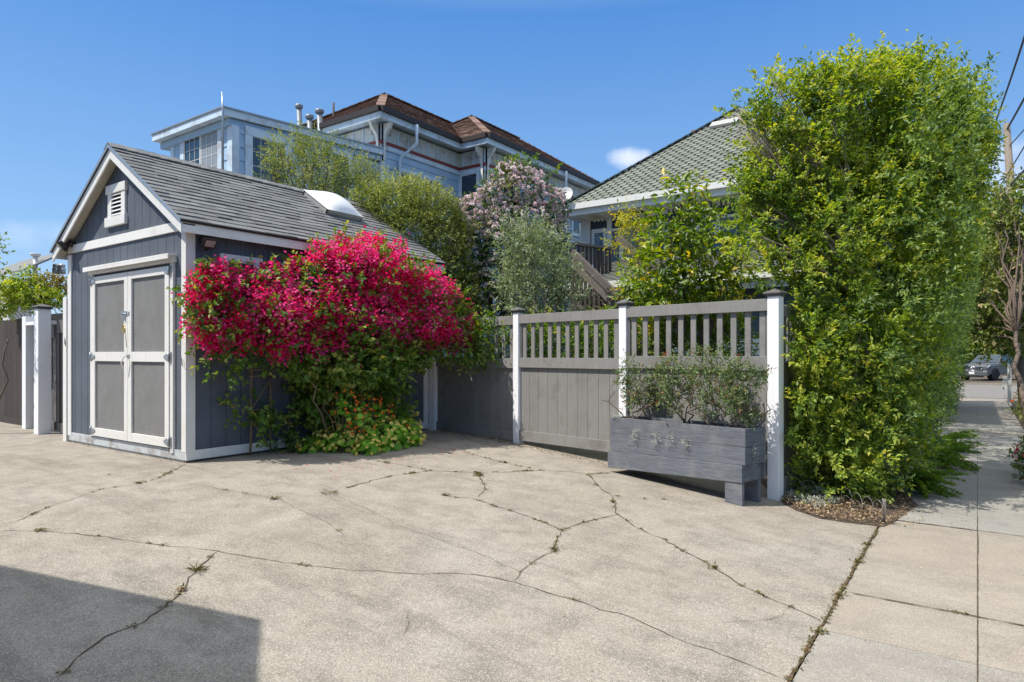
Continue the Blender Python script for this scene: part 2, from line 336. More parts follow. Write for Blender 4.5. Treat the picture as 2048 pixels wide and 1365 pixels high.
def merge(*arrs):
    V = []; Fc = []; T = []; n = 0
    for v, f, t in arrs: V.append(v); Fc.append(f+n); T.append(t); n += len(v)
    return np.concatenate(V), np.concatenate(Fc), np.concatenate(T)
def blobs_px(lst, d=None, X=None, Y=None, sq=(1, 1, 1)):
    """(px, py, radius px[, dd]) of the plant's lumps, at a real distance"""
    out = []
    for b in lst:
        px, py, r = b[:3]; e = b[3] if len(b) > 3 else 0
        p = pX(px, py, X+e) if X is not None else (pY(px, py, Y+e) if Y is not None else W(px, py, d+e))
        dd = p.x*-SN+p.y*CS; out.append((p, r/F*dd, sq))
    return out
def crown(blobs, n, shell=.5, rej=.72, bump=.22, fill=.12):
    c = np.array([b[0] for b in blobs]); r = np.array([b[1] for b in blobs]); q = np.array([b[2] for b in blobs])
    ph = R.uniform(0, 6.28, (len(c), 6)); out = np.zeros((0, 3)); dirs = np.zeros((0, 3)); fr = np.zeros(0)
    w = r**2/np.sum(r**2)
    while len(out) < n:
        k = R.choice(len(c), n, p=w); u = unit(R.normal(size=(n, 3)))
        f = 1-shell*R.random(n)**1.6
        f = np.where(R.random(n) < fill, R.random(n)**.5, f)
        bm = 1+bump*(np.sin(u[:, 0]*5+ph[k, 0])*np.sin(u[:, 1]*5+ph[k, 1])+.6*np.sin(u[:, 2]*9+ph[k, 2])*np.sin(u[:, 0]*8+ph[k, 3]))
        p = c[k]+u*(r[k]*f*bm)[:, None]*q[k]
        dd = np.linalg.norm((p[:, None]-c[None])/q[None], axis=2)/r[None]; dd[np.arange(n), k] = 9
        ok = dd.min(1) > rej*np.where(f < .5, 0, 1)
        out = np.concatenate([out, p[ok]]); dirs = np.concatenate([dirs, u[ok]]); fr = np.concatenate([fr, f[ok]])
    return out[:n], dirs[:n], fr[:n]
def clumps(P, D, per, sig, up=.3, out=.8, jit=.8, tjit=.25, tbase=(0, 1)):
    n = len(P); k = np.repeat(np.arange(n), per); s = np.asarray(sig)
    off = R.normal(size=(len(k), 3))*s; p = P[k]+off
    d = D[k]*out+R.normal(size=(len(k), 3))*jit+np.array([0, 0, up])+unit(off)*.5
    t = R.uniform(*tbase, n)[k]+R.normal(size=len(k))*tjit
    nn = D[k]*.6+np.array([0, 0, 1.0])+R.normal(size=(len(k), 3))*.55
    return p, d, nn, t
def sprigs(P, D, per, length, up=.4, leafang=.9, tjit=.18):
    """clump = short curved twig with leaves along it"""
    n = len(P); ax = unit(D+np.array([0, 0, up])+R.normal(size=(n, 3))*.55)
    k = np.repeat(np.arange(n), per); s = np.tile(np.linspace(0, 1, per), n)
    p = P[k]+ax[k]*(s*length)[:, None]+R.normal(size=(len(k), 3))*length*.05
    side = unit(np.cross(ax[k], R.normal(size=(len(k), 3))))
    d = ax[k]*(.5+.6*s)[:, None]+side*leafang
    t = R.random(n)[k]*.75+s*.15+R.normal(size=len(k))*tjit
    nn = ax[k]*.8+np.array([0, 0, .8])+R.normal(size=(len(k), 3))*.4
    return p, d, nn, t
def lowf(p, k=1.7): return np.sin(p[:, 0]*k*1.3+p[:, 2]*k*2.1+1)*np.sin(p[:, 1]*k*1.7-p[:, 2]*k*1.1)+.6*np.sin(p[:, 2]*k*3.7+p[:, 0]*k*3.1)*np.sin(p[:, 1]*k*4.3+p[:, 0]*k*2)
def foliage(name, parent, blobs, n, per, L, Wd, mat, mode='sprig', length=.2, sig=.08, shell=.5, up=.4, fold=.2, droop=.15, bump=.22, fill=.12, ljit=.25, tshift=0, cut=None, rej=.72, leafang=.9):
    P, D, fr = crown(blobs, n, shell, bump=bump, fill=fill, rej=rej)
    if cut is not None: k = cut(P); P, D = P[k], D[k]
    if mode == 'sprig': p, d, nn, t = sprigs(P, D, per, length, up, leafang)
    else: p, d, nn, t = clumps(P, D, per, sig, up)
    if cut is not None: k = cut(p); p, d, nn, t = p[k], d[k], nn[k], t[k]
    q = len(p); l = L*(1+R.normal(size=q)*ljit).clip(.4, 1.8)
    V, Fc, T = leaf_arrays(p, d, nn, l, Wd*l/L, t+tshift+.13*lowf(p), fold, droop)
    o = npmesh(name, V, Fc, T, mat, parent); return o, P, D
def branchto(mb, a, b, r0, r1, wob=.08, seg=6, n=6):
    a, b = Vector(a), Vector(b); L = (b-a).length; pts = []; rr = []
    for i in range(seg+1):
        s = i/seg; j = Vector((rnd.gauss(0, 1), rnd.gauss(0, 1), rnd.gauss(0, .5)))*wob*L*.25*math.sin(math.pi*s)
        pts.append(a.lerp(b, s)+Vector((0, 0, L*.06*math.sin(math.pi*s)))+j); rr.append(r0+(r1-r0)*s)
    mb.tube(pts, rr, n); return pts
def branches(name, parent, base, blobs, mat, r0=.05, spread=.5, sub=3, stems=1, wob=.1):
    mb = MB(); base = Vector(base)
    cs = sorted(blobs, key=lambda b: b[0].z)
    zc = sum(b[0].z for b in cs)/len(cs); cen = sum((b[0] for b in cs), Vector())/len(cs)
    forks = []
    for s in range(stems):
        a = base+Vector((rnd.uniform(-1, 1), rnd.uniform(-1, 1), 0))*.12*(stems > 1); f = a.lerp(Vector((cen.x, cen.y, max(zc, a.z+.3))), .55)+Vector((rnd.uniform(-.1, .1), rnd.uniform(-.1, .1), 0))*stems
        forks += branchto(mb, a, f, r0, r0*.65, wob, 6)[3:]
    for b in cs:
        f = min(forks, key=lambda q: (q-b[0]).length+(1 if q.z > b[0].z else 0)); pts = branchto(mb, f, b[0], r0*.5, r0*.14, wob, 6, 5)
        for k in range(sub):
            u = Vector((rnd.gauss(0, 1), rnd.gauss(0, 1), rnd.gauss(.5, 1))).normalized(); branchto(mb, pts[rnd.randint(3, 6)], b[0]+u*b[1]*rnd.uniform(.75, 1.05), r0*.16, r0*.04, wob, 4, 4)
    return mb.build(name, mat, parent)

# ------------------------------------------------------------------ ground, driveway, sidewalk, street
def hz(x, y):
    if y > 29.6: return -.62 if y < 47 else -.42
    return (g(x)-.05) if x < .82 else (-.36 if x < 2.2 else -.62)
mb = MB(); xs = [-600, -100, -40, -15, -9, -6.5, -5, -3.5, -2, -.8, .8, .83, 2.19, 2.21, 15, 60, 600]; ys = [-600, -60, -20, 0, 8, 15, 29.55, 29.62, 46.9, 47, 120, 600]
vs = [(x, y, hz(x, y)) for y in ys for x in xs]; nx = len(xs)
mb.add(vs, [(j*nx+i, j*nx+i+1, (j+1)*nx+i+1, (j+1)*nx+i) for j in range(len(ys)-1) for i in range(nx-1)], t=.5)
tag(mb.build('ground', M['ground']), kind='structure')
mb = MB(); xs = [-30, -20, -12, -9, -7.5, -6.5, -6, -5, -4, -3, -2, -1.4, -.785]; ys = [-12, -6, -2, 0, 2, 4, 6, 8, 8.95]
nx = len(xs); vs = [(x, y, g(x)) for y in ys for x in xs]
mb.add(vs, [(j*nx+i, j*nx+i+1, (j+1)*nx+i+1, (j+1)*nx+i) for j in range(len(ys)-1) for i in range(nx-1)], t=.5)
tag(mb.build('driveway', M['drive']), kind='structure')
mb = MB(); g_ = .003
y1 = G(1800, 1206).y; y2 = G(1800, 1295).y; ya = G(1900, 1055).y; yb = G(1960, 880).y; yc = 17.2
segs = [(-9, y2-1.75, 0), (y2-1.75, y2, 4), (y2, y1, 0), (y1, ya, 0), (ya, ya+1.35, 1), (ya+1.35, ya+2.7, 1), (ya+2.7, yb, 1), (yb, 15.2, 2), (15.2, yc, 2), (yc, yc+.35, 0), (yc+.35, 21, 1), (21, 25.2, 0), (25.2, 29.3, 0)]  # short pale strip beyond the dark slabs paints in a sunlit gap between shadows
for a, b, m in segs:
    for x0, x1 in ((-.775, .0), (.0, .83)):
        xa, xb = (x0+.006, x1-g_) if x0 < 0 else (x0+g_, x1)
        mb.box((xa, a+g_, -.45), (xb, b-g_, -.32+rnd.uniform(-.002, .002)), m, .5)
mb.box((-.774, -9, -.46), (.829, 29.29, -.3235), 3, .5)
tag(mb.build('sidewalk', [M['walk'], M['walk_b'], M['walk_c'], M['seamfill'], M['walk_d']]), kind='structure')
mb = MB(); mb.box((-40, 29.3, -.6), (30, 29.62, -.315), 0, .5); mb.box((2.2, -40, -.6), (2.35, 29.3, -.315), 0, .5); mb.box((-60, 46.9, -.7), (60, 47.2, -.36), 0, .5)
tag(mb.build('kerb', M['walk']), kind='structure')
mb = MB(); mb.poly([(-80, 29.62, -.47), (90, 29.62, -.47), (90, 46.9, -.47), (-80, 46.9, -.47)], 0, .5); mb.poly([(2.35, -60, -.468), (12, -60, -.468), (12, 29.62, -.468), (2.35, 29.62, -.468)], 0, .5)
mb.poly([(-80, 33.2, -.464), (90, 33.2, -.464), (90, 33.28, -.464), (-80, 33.28, -.464)], 1, .5)
tag(mb.build('road', [M['asphalt'], M['seam']]), kind='structure')
# planting strip between sidewalk and the street on the right
def mound(name, outline, z0, h, mat, n=26, seed=1):
    """soil sheet over an outline with a lumpy surface"""
    rr = random.Random(seed); c = sum((Vector(p) for p in outline), Vector((0, 0)))/len(outline); vs = []; fs = []; m = len(outline); rings = 6
    for k in range(rings+1):
        f = k/rings
        for p in outline:
            q = c.lerp(Vector(p), f); hh = h*(1-f**3)*(.7+.5*math.sin(q.x*7+seed)*math.sin(q.y*6))+.004*(f == 1)+rr.uniform(0, h*.25)*(f < 1)
            vs.append((q.x, q.y, (g(q.x) if z0 is None else z0)+hh))
    for k in range(rings):
        for i in range(m): fs.append((k*m+i, k*m+(i+1) % m, (k+1)*m+(i+1) % m, (k+1)*m+i))
    mb = MB(); mb.add(vs, fs, sm=True, t=.5); return mb.build(name, mat)
mb = MB()
for j in range(60):
    y0 = -8+j*.62
    mb.add([(.84, y0, -.325), (1.2, y0, -.30+.02*math.sin(j)), (2.2, y0, -.31), (2.2, y0+.62, -.31), (1.2, y0+.62, -.30+.02*math.sin(j+1)), (.84, y0+.62, -.325)], [(0, 1, 4, 5), (1, 2, 3, 4)], t=.5)
tag(mb.build('planting_strip', M['soil']), kind='structure')
def subdiv(pts, n=4):
    out = [pts[0]]
    for a, b in zip(pts, pts[1:]):
        for i in range(1, n+1): out.append((a[0]+(b[0]-a[0])*i/n, a[1]+(b[1]-a[1])*i/n))
    return out
bed = [G(*p) for p in ((1556, 990), (1566, 1008), (1592, 1022), (1640, 1038), (1700, 1047), (1768, 1054), (1790, 1044), (1812, 1028), (1838, 1012))]
outl = [(p.x, p.y) for p in bed]; outl = subdiv(outl, 3)+[(-.74, 9.2), (-.76, 10.5), (-.78, 12), (-.78, 16), (-.78, 22), (-.8, 29), (-2, 29), (-6, 29), (-7, 20), (-5, 12), (-3.2, 9), (-2.2, 8.4), (-1.95, 7.9)]
tag(mound('soil', outl, None, .035, M['soil'], seed=3), kind='structure')

# cracks in the driveway: jagged strips of dirt lying in the concrete
def jag(pts, amp, n=7):
    out = [pts[0]]
    for a, b in zip(pts, pts[1:]):
        m = max(2, int((b-a).length/.06))
        d = (b-a).normalized(); s = Vector((-d.y, d.x, 0)); w = 0
        for i in range(1, m+1):
            w = w*.6+rnd.gauss(0, amp); out.append(a.lerp(b, i/m)+s*(w if i < m else 0))
    return out
def ribbon(mb, pts, w, dz, amp=.008, m=0):
    pts = jag(pts, amp); vs = []
    for i, p in enumerate(pts):
        d = (pts[min(i+1, len(pts)-1)]-pts[max(i-1, 0)]).normalized(); s = Vector((-d.y, d.x, 0)); ww = w*rnd.uniform(.45, 1.5)*(1 if 0 < i < len(pts)-1 else .2)
        for q in (p+s*ww/2, p-s*ww/2): vs.append((q.x, q.y, (g(q.x) if q.x < -.8 else -.318)+dz))
    mb.add(vs, [(2*i, 2*i+1, 2*i+3, 2*i+2) for i in range(len(pts)-1)], m, .5); return pts
mb = MB(); moss = []; dz = .0045
CR = [
 ([(0, 1063), (100, 1064), (180, 1072), (240, 1080), (340, 1094), (435, 1103), (510, 1117), (600, 1130), (700, 1142), (830, 1149), (930, 1149), (1030, 1165), (1100, 1188), (1240, 1228), (1320, 1262), (1440, 1310), (1575, 1362)], .009, .25),
 ([(435, 1103), (415, 1122), (395, 1140), (375, 1165), (358, 1190), (330, 1215), (290, 1245), (210, 1275), (150, 1320), (100, 1362)], .012, .35),
 ([(300, 963), (330, 950), (355, 938), (372, 928)], .014, .8), ([(0, 1050), (35, 1043), (110, 1010), (200, 980), (270, 970), (300, 963)], .010, .15),
 ([(0, 985), (120, 965), (250, 945), (370, 930)], .006, .05),
 ([(690, 978), (740, 962), (800, 950), (860, 942), (930, 945), (1020, 945), (1090, 941), (1140, 944), (1175, 950), (1220, 946)], .016, .9),
 ([(735, 920), (800, 930), (860, 942)], .010, .5), ([(930, 905), (1000, 925), (1050, 935), (1090, 941)], .012, .6),
 ([(1175, 950), (1195, 972), (1225, 993), (1230, 1012), (1235, 1030), (1270, 1055), (1330, 1080), (1365, 1103), (1410, 1125), (1450, 1150), (1500, 1180), (1560, 1207), (1640, 1242)], .014, .6),
 ([(1235, 1030), (1200, 1038), (1160, 1048), (1125, 1062)], .014, .7), ([(880, 990), (950, 1000), (1020, 1022), (1070, 1040), (1125, 1062)], .013, .7),
 ([(955, 948), (965, 962), (970, 980), (955, 998)], .013, .7), ([(1125, 1062), (1112, 1085), (1110, 1105)], .013, .6), ([(1110, 1105), (1070, 1122), (1040, 1145), (1028, 1163)], .010, .3),
 ([(1235, 993), (1290, 999), (1350, 999)], .008, .3), ([(370, 968), (460, 983), (560, 1000), (660, 1050), (690, 1075)], .005, .12),
 ([(640, 975), (690, 1000), (820, 1060), (960, 1110), (1060, 1150)], .005, .02),
 ([(1440, 1246), (1500, 1243), (1540, 1240), (1570, 1225)], .005, 0), ([(825, 1215), (818, 1250), (805, 1275)], .005, .1)]
for pp, w, mo in CR:
    pts = [G(*p) for p in pp]; q = ribbon(mb, pts, w*.6, dz); dz += .00012
    for p in q:
        if rnd.random() < mo*.45: moss.append(p)
edge = [G(*p) for p in ((1768, 1056), (1740, 1103), (1716, 1150), (1690, 1195), (1660, 1240), (1640, 1275), (1610, 1325), (1585, 1365), (1540, 1440))]
for q in ribbon(mb, [Vector((-.78, p.y, p.z)) for p in edge], .015, .006, .005): moss.append(q) if rnd.random() < .7 else 0
for q in ribbon(mb, [Vector((-.74, y1, 0)), Vector((0, y1, 0)), Vector((.8, y1, 0))], .016, .005, .002): moss.append(q) if rnd.random() < .2 else 0
ribbon(mb, [Vector((-.74, ya, 0)), Vector((.8, ya, 0))], .012, .0052, .002)
ribbon(mb, [Vector((0, y_, 0)) for y_ in np.arange(1.0, 8.4, .8)], .0055, .0056, .0008)
tag(mb.build('driveway_cracks', M['crack']), kind='structure')
LM = {}
LM['weed'] = leafmat('weed_leaf', [(0, (.05, .055, .015)), (.5, (.095, .09, .03)), (.8, (.15, .11, .05)), (1, (.12, .07, .04))], .2)
def tuft(pts, k, L, w, spread, name, lab=None, kind=None, up=.6, cat=None):
    P = np.array([tuple(p) for p in pts]); P[:, 2] = [(g(x) if x < -.78 else -.318)+.006 for x in P[:, 0]]
    i = np.repeat(np.arange(len(P)), k); p = P[i]+R.normal(size=(len(i), 3))*np.array([spread, spread, .001])
    d = R.normal(size=(len(i), 3))*np.array([1, 1, .1])+np.array([0, 0, up]); l = L*R.uniform(.4, 1.4, len(i))
    V, Fc, T = leaf_arrays(p, d, np.tile([0, 0, 1.], (len(i), 1))+R.normal(size=(len(i), 3))*.3, l, l*w, R.random(len(i)))
    return tag(npmesh(name, V, Fc, T, LM['weed'], loc=tuple(P[0]) if kind is None else (0, 0, 0)), lab, cat, kind=kind)
tuft(moss, 16, .018, .5, .012, 'crack_moss', kind='stuff', up=.35)
mm = [m for i, m in enumerate(moss) if i % 9 == 0]; tuft(mm, 26, .03, .4, .022, 'crack_weeds', kind='stuff', up=.6)
tuft([G(395, 1143)], 55, .07, .05, .02, 'grass_tuft', 'dry grass tuft growing from the crack above the big foreground shadow', up=.5, cat='weed')
tuft([G(660, 987)], 45, .05, .1, .05, 'grass_tuft', 'small flat weed in the crack left of the large cracked slab', up=.25, cat='weed')
tuft([G(957, 952)], 60, .05, .2, .025, 'grass_tuft', 'bright green weed in the short vertical crack in front of the gate fence', up=.4, cat='weed')
tuft([G(1657, 1016)+Vector((.02, .0, 0))], 90, .05, .25, .05, 'grass_tuft', 'low green weed at the edge of the soil bed under the hedge', up=.5, cat='weed')

# ------------------------------------------------------------------ shed
XS, YF, XL, YB = -7.97, 4.27, -11.38, 8.62      # side wall, front wall, left wall, back wall
RX, RZ, PT = -9.66, 4.20, .655                  # ridge and pitch
YR0, YR1 = 4.11, 8.86                            # rake edges
EX = RX+1.86; EXL = RX-1.92
shed = thing('garden_shed', 'slate blue garden shed with white trim, grey double doors and a shingled gable roof', 'shed', (RX, 6.4, 0))
ov = .0
def roofz(x): return RZ-abs(x-RX)*PT
# walls: grooved plywood boards as separate strips of one wall mesh
mb = MB(); p = .208; under = .12
x = XS-.085
mb.box((XL+.02, YF+.03, .1), (XS-.02, YF+.05, 2.95), 1, .5)
while x > XL+.05:
    x0 = max(x-p+.007, XL+.02)
    zt = lambda q: roofz(q)-under
    mb.hexa([(x0, YF, .15), (x, YF, .15), (x, YF+.03, .15), (x0, YF+.03, .15), (x0, YF, zt(x0)), (x, YF, zt(x)), (x, YF+.03, zt(x)), (x0, YF+.03, zt(x0))], 0)
    x -= p
mb.prism([(XL+.05, YF+.031, 2.9), (XS-.05, YF+.031, 2.9), (RX, YF+.031, RZ-.2)], (0, .015, 0), 1, .5)
mb.build('front_wall', [M['shed_blue'], M['darkgap']], shed)
mb = MB(); y = YF+.11
mb.box((XS-.05, YF+.05, .1), (XS-.03, YB, 2.93), 1, .5)
while y < YB-.05:
    mb.box((XS-.03, y, .15), (XS, min(y+p-.007, YB-.02), 2.93)); y += p
mb.build('side_wall', [M['shed_blue'], M['darkgap']], shed)
mb = MB(); mb.box((XL, YF+.05, .1), (XL+.03, YB, 2.9)); mb.box((XL+.03, YB-.03, .1), (XS-.05, YB, 2.9)); mb.prism([(XL+.05, YB-.03, 2.9), (XS-.05, YB-.03, 2.9), (RX, YB-.03, RZ-.2)], (0, .03, 0))
mb.build('rear_wall', M['shed_blue'], shed)
# corner boards
mb = MB(); mb.box((XS-.085, YF-.022, .13), (XS+.022, YF, 2.86)); mb.box((XS, YF, .13), (XS+.022, YF+.1, 2.9)); mb.build('corner_board', M['white'], shed, bev=.002)
mb = MB(); mb.box((XL-.02, YF-.022, .1), (XL+.10, YF, 2.86)); mb.build('corner_board', M['white'], shed, bev=.002)
mb = MB(); mb.box((XL-.14, YF-.04, .0), (XL-.022, YF+.02, 2.22)); mb.build('corner_board', M['white'], shed, bev=.002)
mb = MB(); mb.box((XS, YB-.11, .1), (XS+.022, YB, 2.9)); mb.build('corner_board', M['white'], shed, bev=.002)
# base skirts
mb = MB(); mb.box((XL+.02, YF-.018, .03), (XS+.0, YF-.001, .148)); mb.box((XL+.05, YF+.0, .0), (XS-.05, YF+.04, .1), 0, 0); mb.build('base_board', M['white_worn'], shed, bev=.002)
mb = MB(); mb.box((XS+.001, YF-.018, .03), (XS+.024, YB, .148)); mb.build('base_board', M['white_h'], shed, bev=.002)
mb = MB(); mb.box((XS-.05, YF-.01, 0), (XS+.01, YF+.1, .03)); mb.box((XS-.04, YF+.1, 0), (XS-.02, YB, .03)); mb.build('sill_beam', M['bark'], shed)
# gable band
mb = MB(); mb.box((XL+.0, YF-.024, 2.885), (XS-.02, YF-.0005, 3.005)); mb.build('gable_band', M['white_h'], shed, bev=.002)
# rake boards
def rake(x0, z0, x1, z1, y0, y1, h, mat, name):
    mb = MB(); mb.hexa([(x0, y0, z0-h), (x1, y0, z1-h), (x1, y1, z1-h), (x0, y1, z0-h), (x0, y0, z0), (x1, y0, z1), (x1, y1, z1), (x0, y1, z0)]); return mb.build(name, mat, shed, bev=.002)
hr = .165
rake(RX, RZ-.015, EX, roofz(EX)-.015, YR0, YR0+.02, hr, M['white'], 'rake_board')
rake(EXL, roofz(EXL)-.015, RX, RZ-.015, YR0, YR0+.02, hr, M['white'], 'rake_board')
rake(RX, RZ-.05, EX, roofz(EX)-.05, YR0+.021, YF+.02, .02, M['soffit'], 'rake_soffit')
rake(EXL, roofz(EXL)-.05, RX, RZ-.05, YR0+.021, YF+.02, .02, M['soffit'], 'rake_soffit')
# eave fascia and soffit, right side
ez = roofz(EX)
mb = MB(); mb.box((EX-.02, YR0+.021, ez-.16), (EX, YR1, ez-.02)); mb.build('eave_board', M['white_h'], shed, bev=.002)
mb = MB(); mb.box((XS+.003, YR0+.022, ez-.10), (EX-.021, YR1, ez-.085)); mb.build('eave_soffit', M['soffit'], shed)
mb = MB(); mb.box((EXL, YR0+.021, roofz(EXL)-.13), (EXL+.02, YR1, roofz(EXL)-.02)); mb.build('eave_board', M['white_h'], shed)
mb = MB(); mb.box((EX+.0, YR0+.02, ez-.02), (EX+.012, YR1, ez-.002)); mb.build('drip_edge', M['bamboo'], shed)
# shingled roof
def slab(mb, o, u, v, n, w, h, th0, th1, m=0, t=None):
    """a shingle: o lower-left corner on the roof plane, u across, v up slope, n normal"""
    mb.hexa([o, o+u*w, o+u*w+v*h, o+v*h, o+n*th1, o+u*w+n*th1, o+u*w+v*h+n*th0, o+v*h+n*th0], m, t)
def shingles(mb, o, u, v, L, expo, u0, u1, tab, th=.012, m=0, jit=.3, thv=.006, overlap=.25):
    o, u, v = Vector(o), Vector(u).normalized(), Vector(v).normalized(); n = u.cross(v).normalized()
    if n.z < 0: n = -n
    k = 0
    while k*expo < L:
        s = k*expo; a, b = u0(min(s+expo*.5, L)), u1(min(s+expo*.5, L)); x = a-rnd.random()*tab*.6
        while x < b:
            w = tab*rnd.uniform(1-jit, 1+jit); x0, x1 = max(a, x), min(b, x+w-.003)
            if x1-x0 > .01: slab(mb, o+u*x0+v*(s-rnd.uniform(0, .004)), u, v, n, x1-x0, min(expo*(1+overlap), L-s), .001, th+rnd.random()*thv, m)
            x += w
        k += 1
for sgn, e in ((1, EX+.03), (-1, EXL-.03)):
    L = abs(e-RX)*math.sqrt(1+PT*PT); v = Vector((-sgn, 0, PT)).normalized(); o = Vector((e, YR0-.02, roofz(e)))
    mb = MB(); nrm = Vector((sgn*PT, 0, 1)).normalized(); q = o-nrm*.03; mb.obox(q, Vector((0, YR1-YR0+.04, 0)), v*L, nrm*.029, 1, .5)
    shingles(mb, o, (0, 1, 0), v, L, .127, lambda s: 0, lambda s: YR1-YR0+.04, .26, th=.011, thv=.012)
    mb.build('roof_slope', [M['shingle'], M['roof_base']], shed)
mb = MB(); y = YR0-.03
while y < YR1:
    for sgn in (1, -1):
        mb.obox((RX, y, RZ+.02+rnd.random()*.004), (0, .2, .012), Vector((sgn*.12, 0, -.12*PT)), (0, 0, .012))
    y += .15
mb.build('ridge_cap', M['shingle'], shed)
mb = MB(); n2 = .004
for sgn, e in ((1, EX+.03), (-1, EXL-.03)):
    mb.hexa([(RX, YR0-.028, RZ-.035), (e, YR0-.028, roofz(e)-.035), (e, YR0-.021, roofz(e)-.035), (RX, YR0-.021, RZ-.035), (RX, YR0-.028, RZ+.01), (e, YR0-.028, roofz(e)+.01), (e, YR0-.021, roofz(e)+.01), (RX, YR0-.021, RZ+.01)])
mb.build('rake_flashing', M['galv'], shed)
# louvred vent
mb = MB(); yv = YF-.001; d1 = .03
mb.box((-10.08, YF-.04, 3.60), (-9.50, YF, 3.72)); mb.box((-10.10, YF-.045, 3.14), (-9.50, YF, 3.27)); mb.box((-10.04, YF-.028, 3.27), (-9.93, YF, 3.60)); mb.box((-9.64, YF-.028, 3.27), (-9.53, YF, 3.60))
vent = mb.build('vent', M['white'], shed, bev=.002)
mb = MB()
for k in range(6):
    z = 3.285+k*.055; mb.hexa([(-9.93, YF-.03, z-.0), (-9.64, YF-.03, z-.0), (-9.64, YF-.002, z+.03), (-9.93, YF-.002, z+.03), (-9.93, YF-.03, z+.007), (-9.64, YF-.03, z+.007), (-9.64, YF-.002, z+.037), (-9.93, YF-.002, z+.037)])
mb.build('louvre', M['white'], vent)
mb = MB(); mb.box((-9.93, YF-.0015, 3.27), (-9.64, YF-.0005, 3.60)); mb.build('backing', M['darkgap'], vent)
# double doors
DX0, DXC, DX1 = -10.50, -9.40, -8.31; DZ0, DZ1 = .165, 2.46
mb = MB(); mb.box((DX0-.08, YF-.035, .15), (DX0-.005, YF, 2.50)); mb.build('door_jamb', M['white'], shed, bev=.002); mb = MB(); mb.box((DX1+.005, YF-.035, .10), (DX1+.075, YF, 2.50)); mb.build('door_jamb', M['white'], shed, bev=.002)
mb = MB(); mb.box((DX0-.10, YF-.06, 2.50), (DX1+.11, YF, 2.575)); mb.box((DX0-.12, YF-.12, 2.575), (DX1+.12, YF, 2.60)); mb.box((DX0-.12, YF-.12, 2.535), (DX1+.12, YF-.098, 2.575)); mb.build('door_header', M['white_h'], shed, bev=.003)
def hinge(parent, x, z, s):
    mb = MB(); mb.prism([(x+s*.01, YF-.058, z-.045), (x+s*.01, YF-.058, z+.045), (x-s*.02, YF-.058, z+.045), (x-s*.11, YF-.058, z+.014), (x-s*.11, YF-.058, z-.014), (x-s*.02, YF-.058, z-.045)], (0, .006, 0))
    mb.tube([(x+s*.014, YF-.06, z-.06), (x+s*.014, YF-.06, z+.06)], .009, 8); mb.box((x+s*.018, YF-.046, z-.065), (x+s*.05, YF-.04, z+.065)); mb.build('hinge', M['galv'], parent)
for i, (a, b) in enumerate(((DX0, DXC-.003), (DXC+.003, DX1))):
    dr = bpy.data.objects.new('door', None); C.objects.link(dr); dr.parent = shed; dr.location = Vector(((a+b)/2, YF, DZ0))-Vector(shed.location)
    mb = MB(); st = .10
    y0, y1_ = YF-.048, YF-.022
    mb.box((a, y0, DZ0), (a+st, y1_, DZ1)); mb.box((b-st, y0, DZ0), (b, y1_, DZ1))
    for z0, z1 in ((DZ0, DZ0+.115), (1.245, 1.375), (DZ1-.10, DZ1)): mb.box((a+st, y0+.001, z0), (b-st, y1_, z1))
    mb.build('door_frame', M['white'], dr, bev=.002)
    mb = MB(); mb.box((a+.02, YF-.021, DZ0+.02), (b-.02, YF-.003, DZ1-.02)); mb.build('door_panel', M['door_gray'], dr)
    s = -1 if i == 0 else 1; hx = a if i == 0 else b
    for z in (.24, 1.31, 2.40): hinge(dr, hx, z, s)
    if i == 0:
        mb = MB(); mb.box((b-.17, YF-.056, 1.86), (b-.02, YF-.049, 1.93)); mb.tube([(b-.16, YF-.062, 1.895), (b+.0, YF-.062, 1.895)], .007); mb.box((b-.07, YF-.064, 1.80), (b-.05, YF-.049, 1.86)); mb.build('bolt_latch', M['galv'], dr)
        mb = MB(); mb.box((b-.145, YF-.064, 1.70), (b-.06, YF-.045, 1.655)); mb.tube([(b-.125, YF-.054, 1.70), (b-.125, YF-.056, 1.735), (b-.10, YF-.056, 1.755), (b-.078, YF-.056, 1.735), (b-.078, YF-.054, 1.70)], .005, 6); mb.tube([(b-.075, YF-.052, 1.735), (b-.03, YF-.05, 1.50), (b-.02, YF-.05, 1.44)], .005, 5); mb.build('padlock', M['brass'], dr)
    else:
        mb = MB(); mb.box((a+.005, YF-.054, 1.87), (a+.05, YF-.049, 1.92)); mb.build('latch_plate', M['galv'], dr); mb = MB(); mb.box((a-.02, YF-.060, 1.305), (a+.06, YF-.049, 1.34)); mb.build('latch_plate', M['galv'], dr)
        mb = MB(); mb.tube([(a+.02, YF-.05, 1.33), (a+.02, YF-.11, 1.31), (a-.02, YF-.12, 1.22), (a-.02, YF-.10, 1.14)], .009, 8); mb.build('door_handle', M['white'], dr)
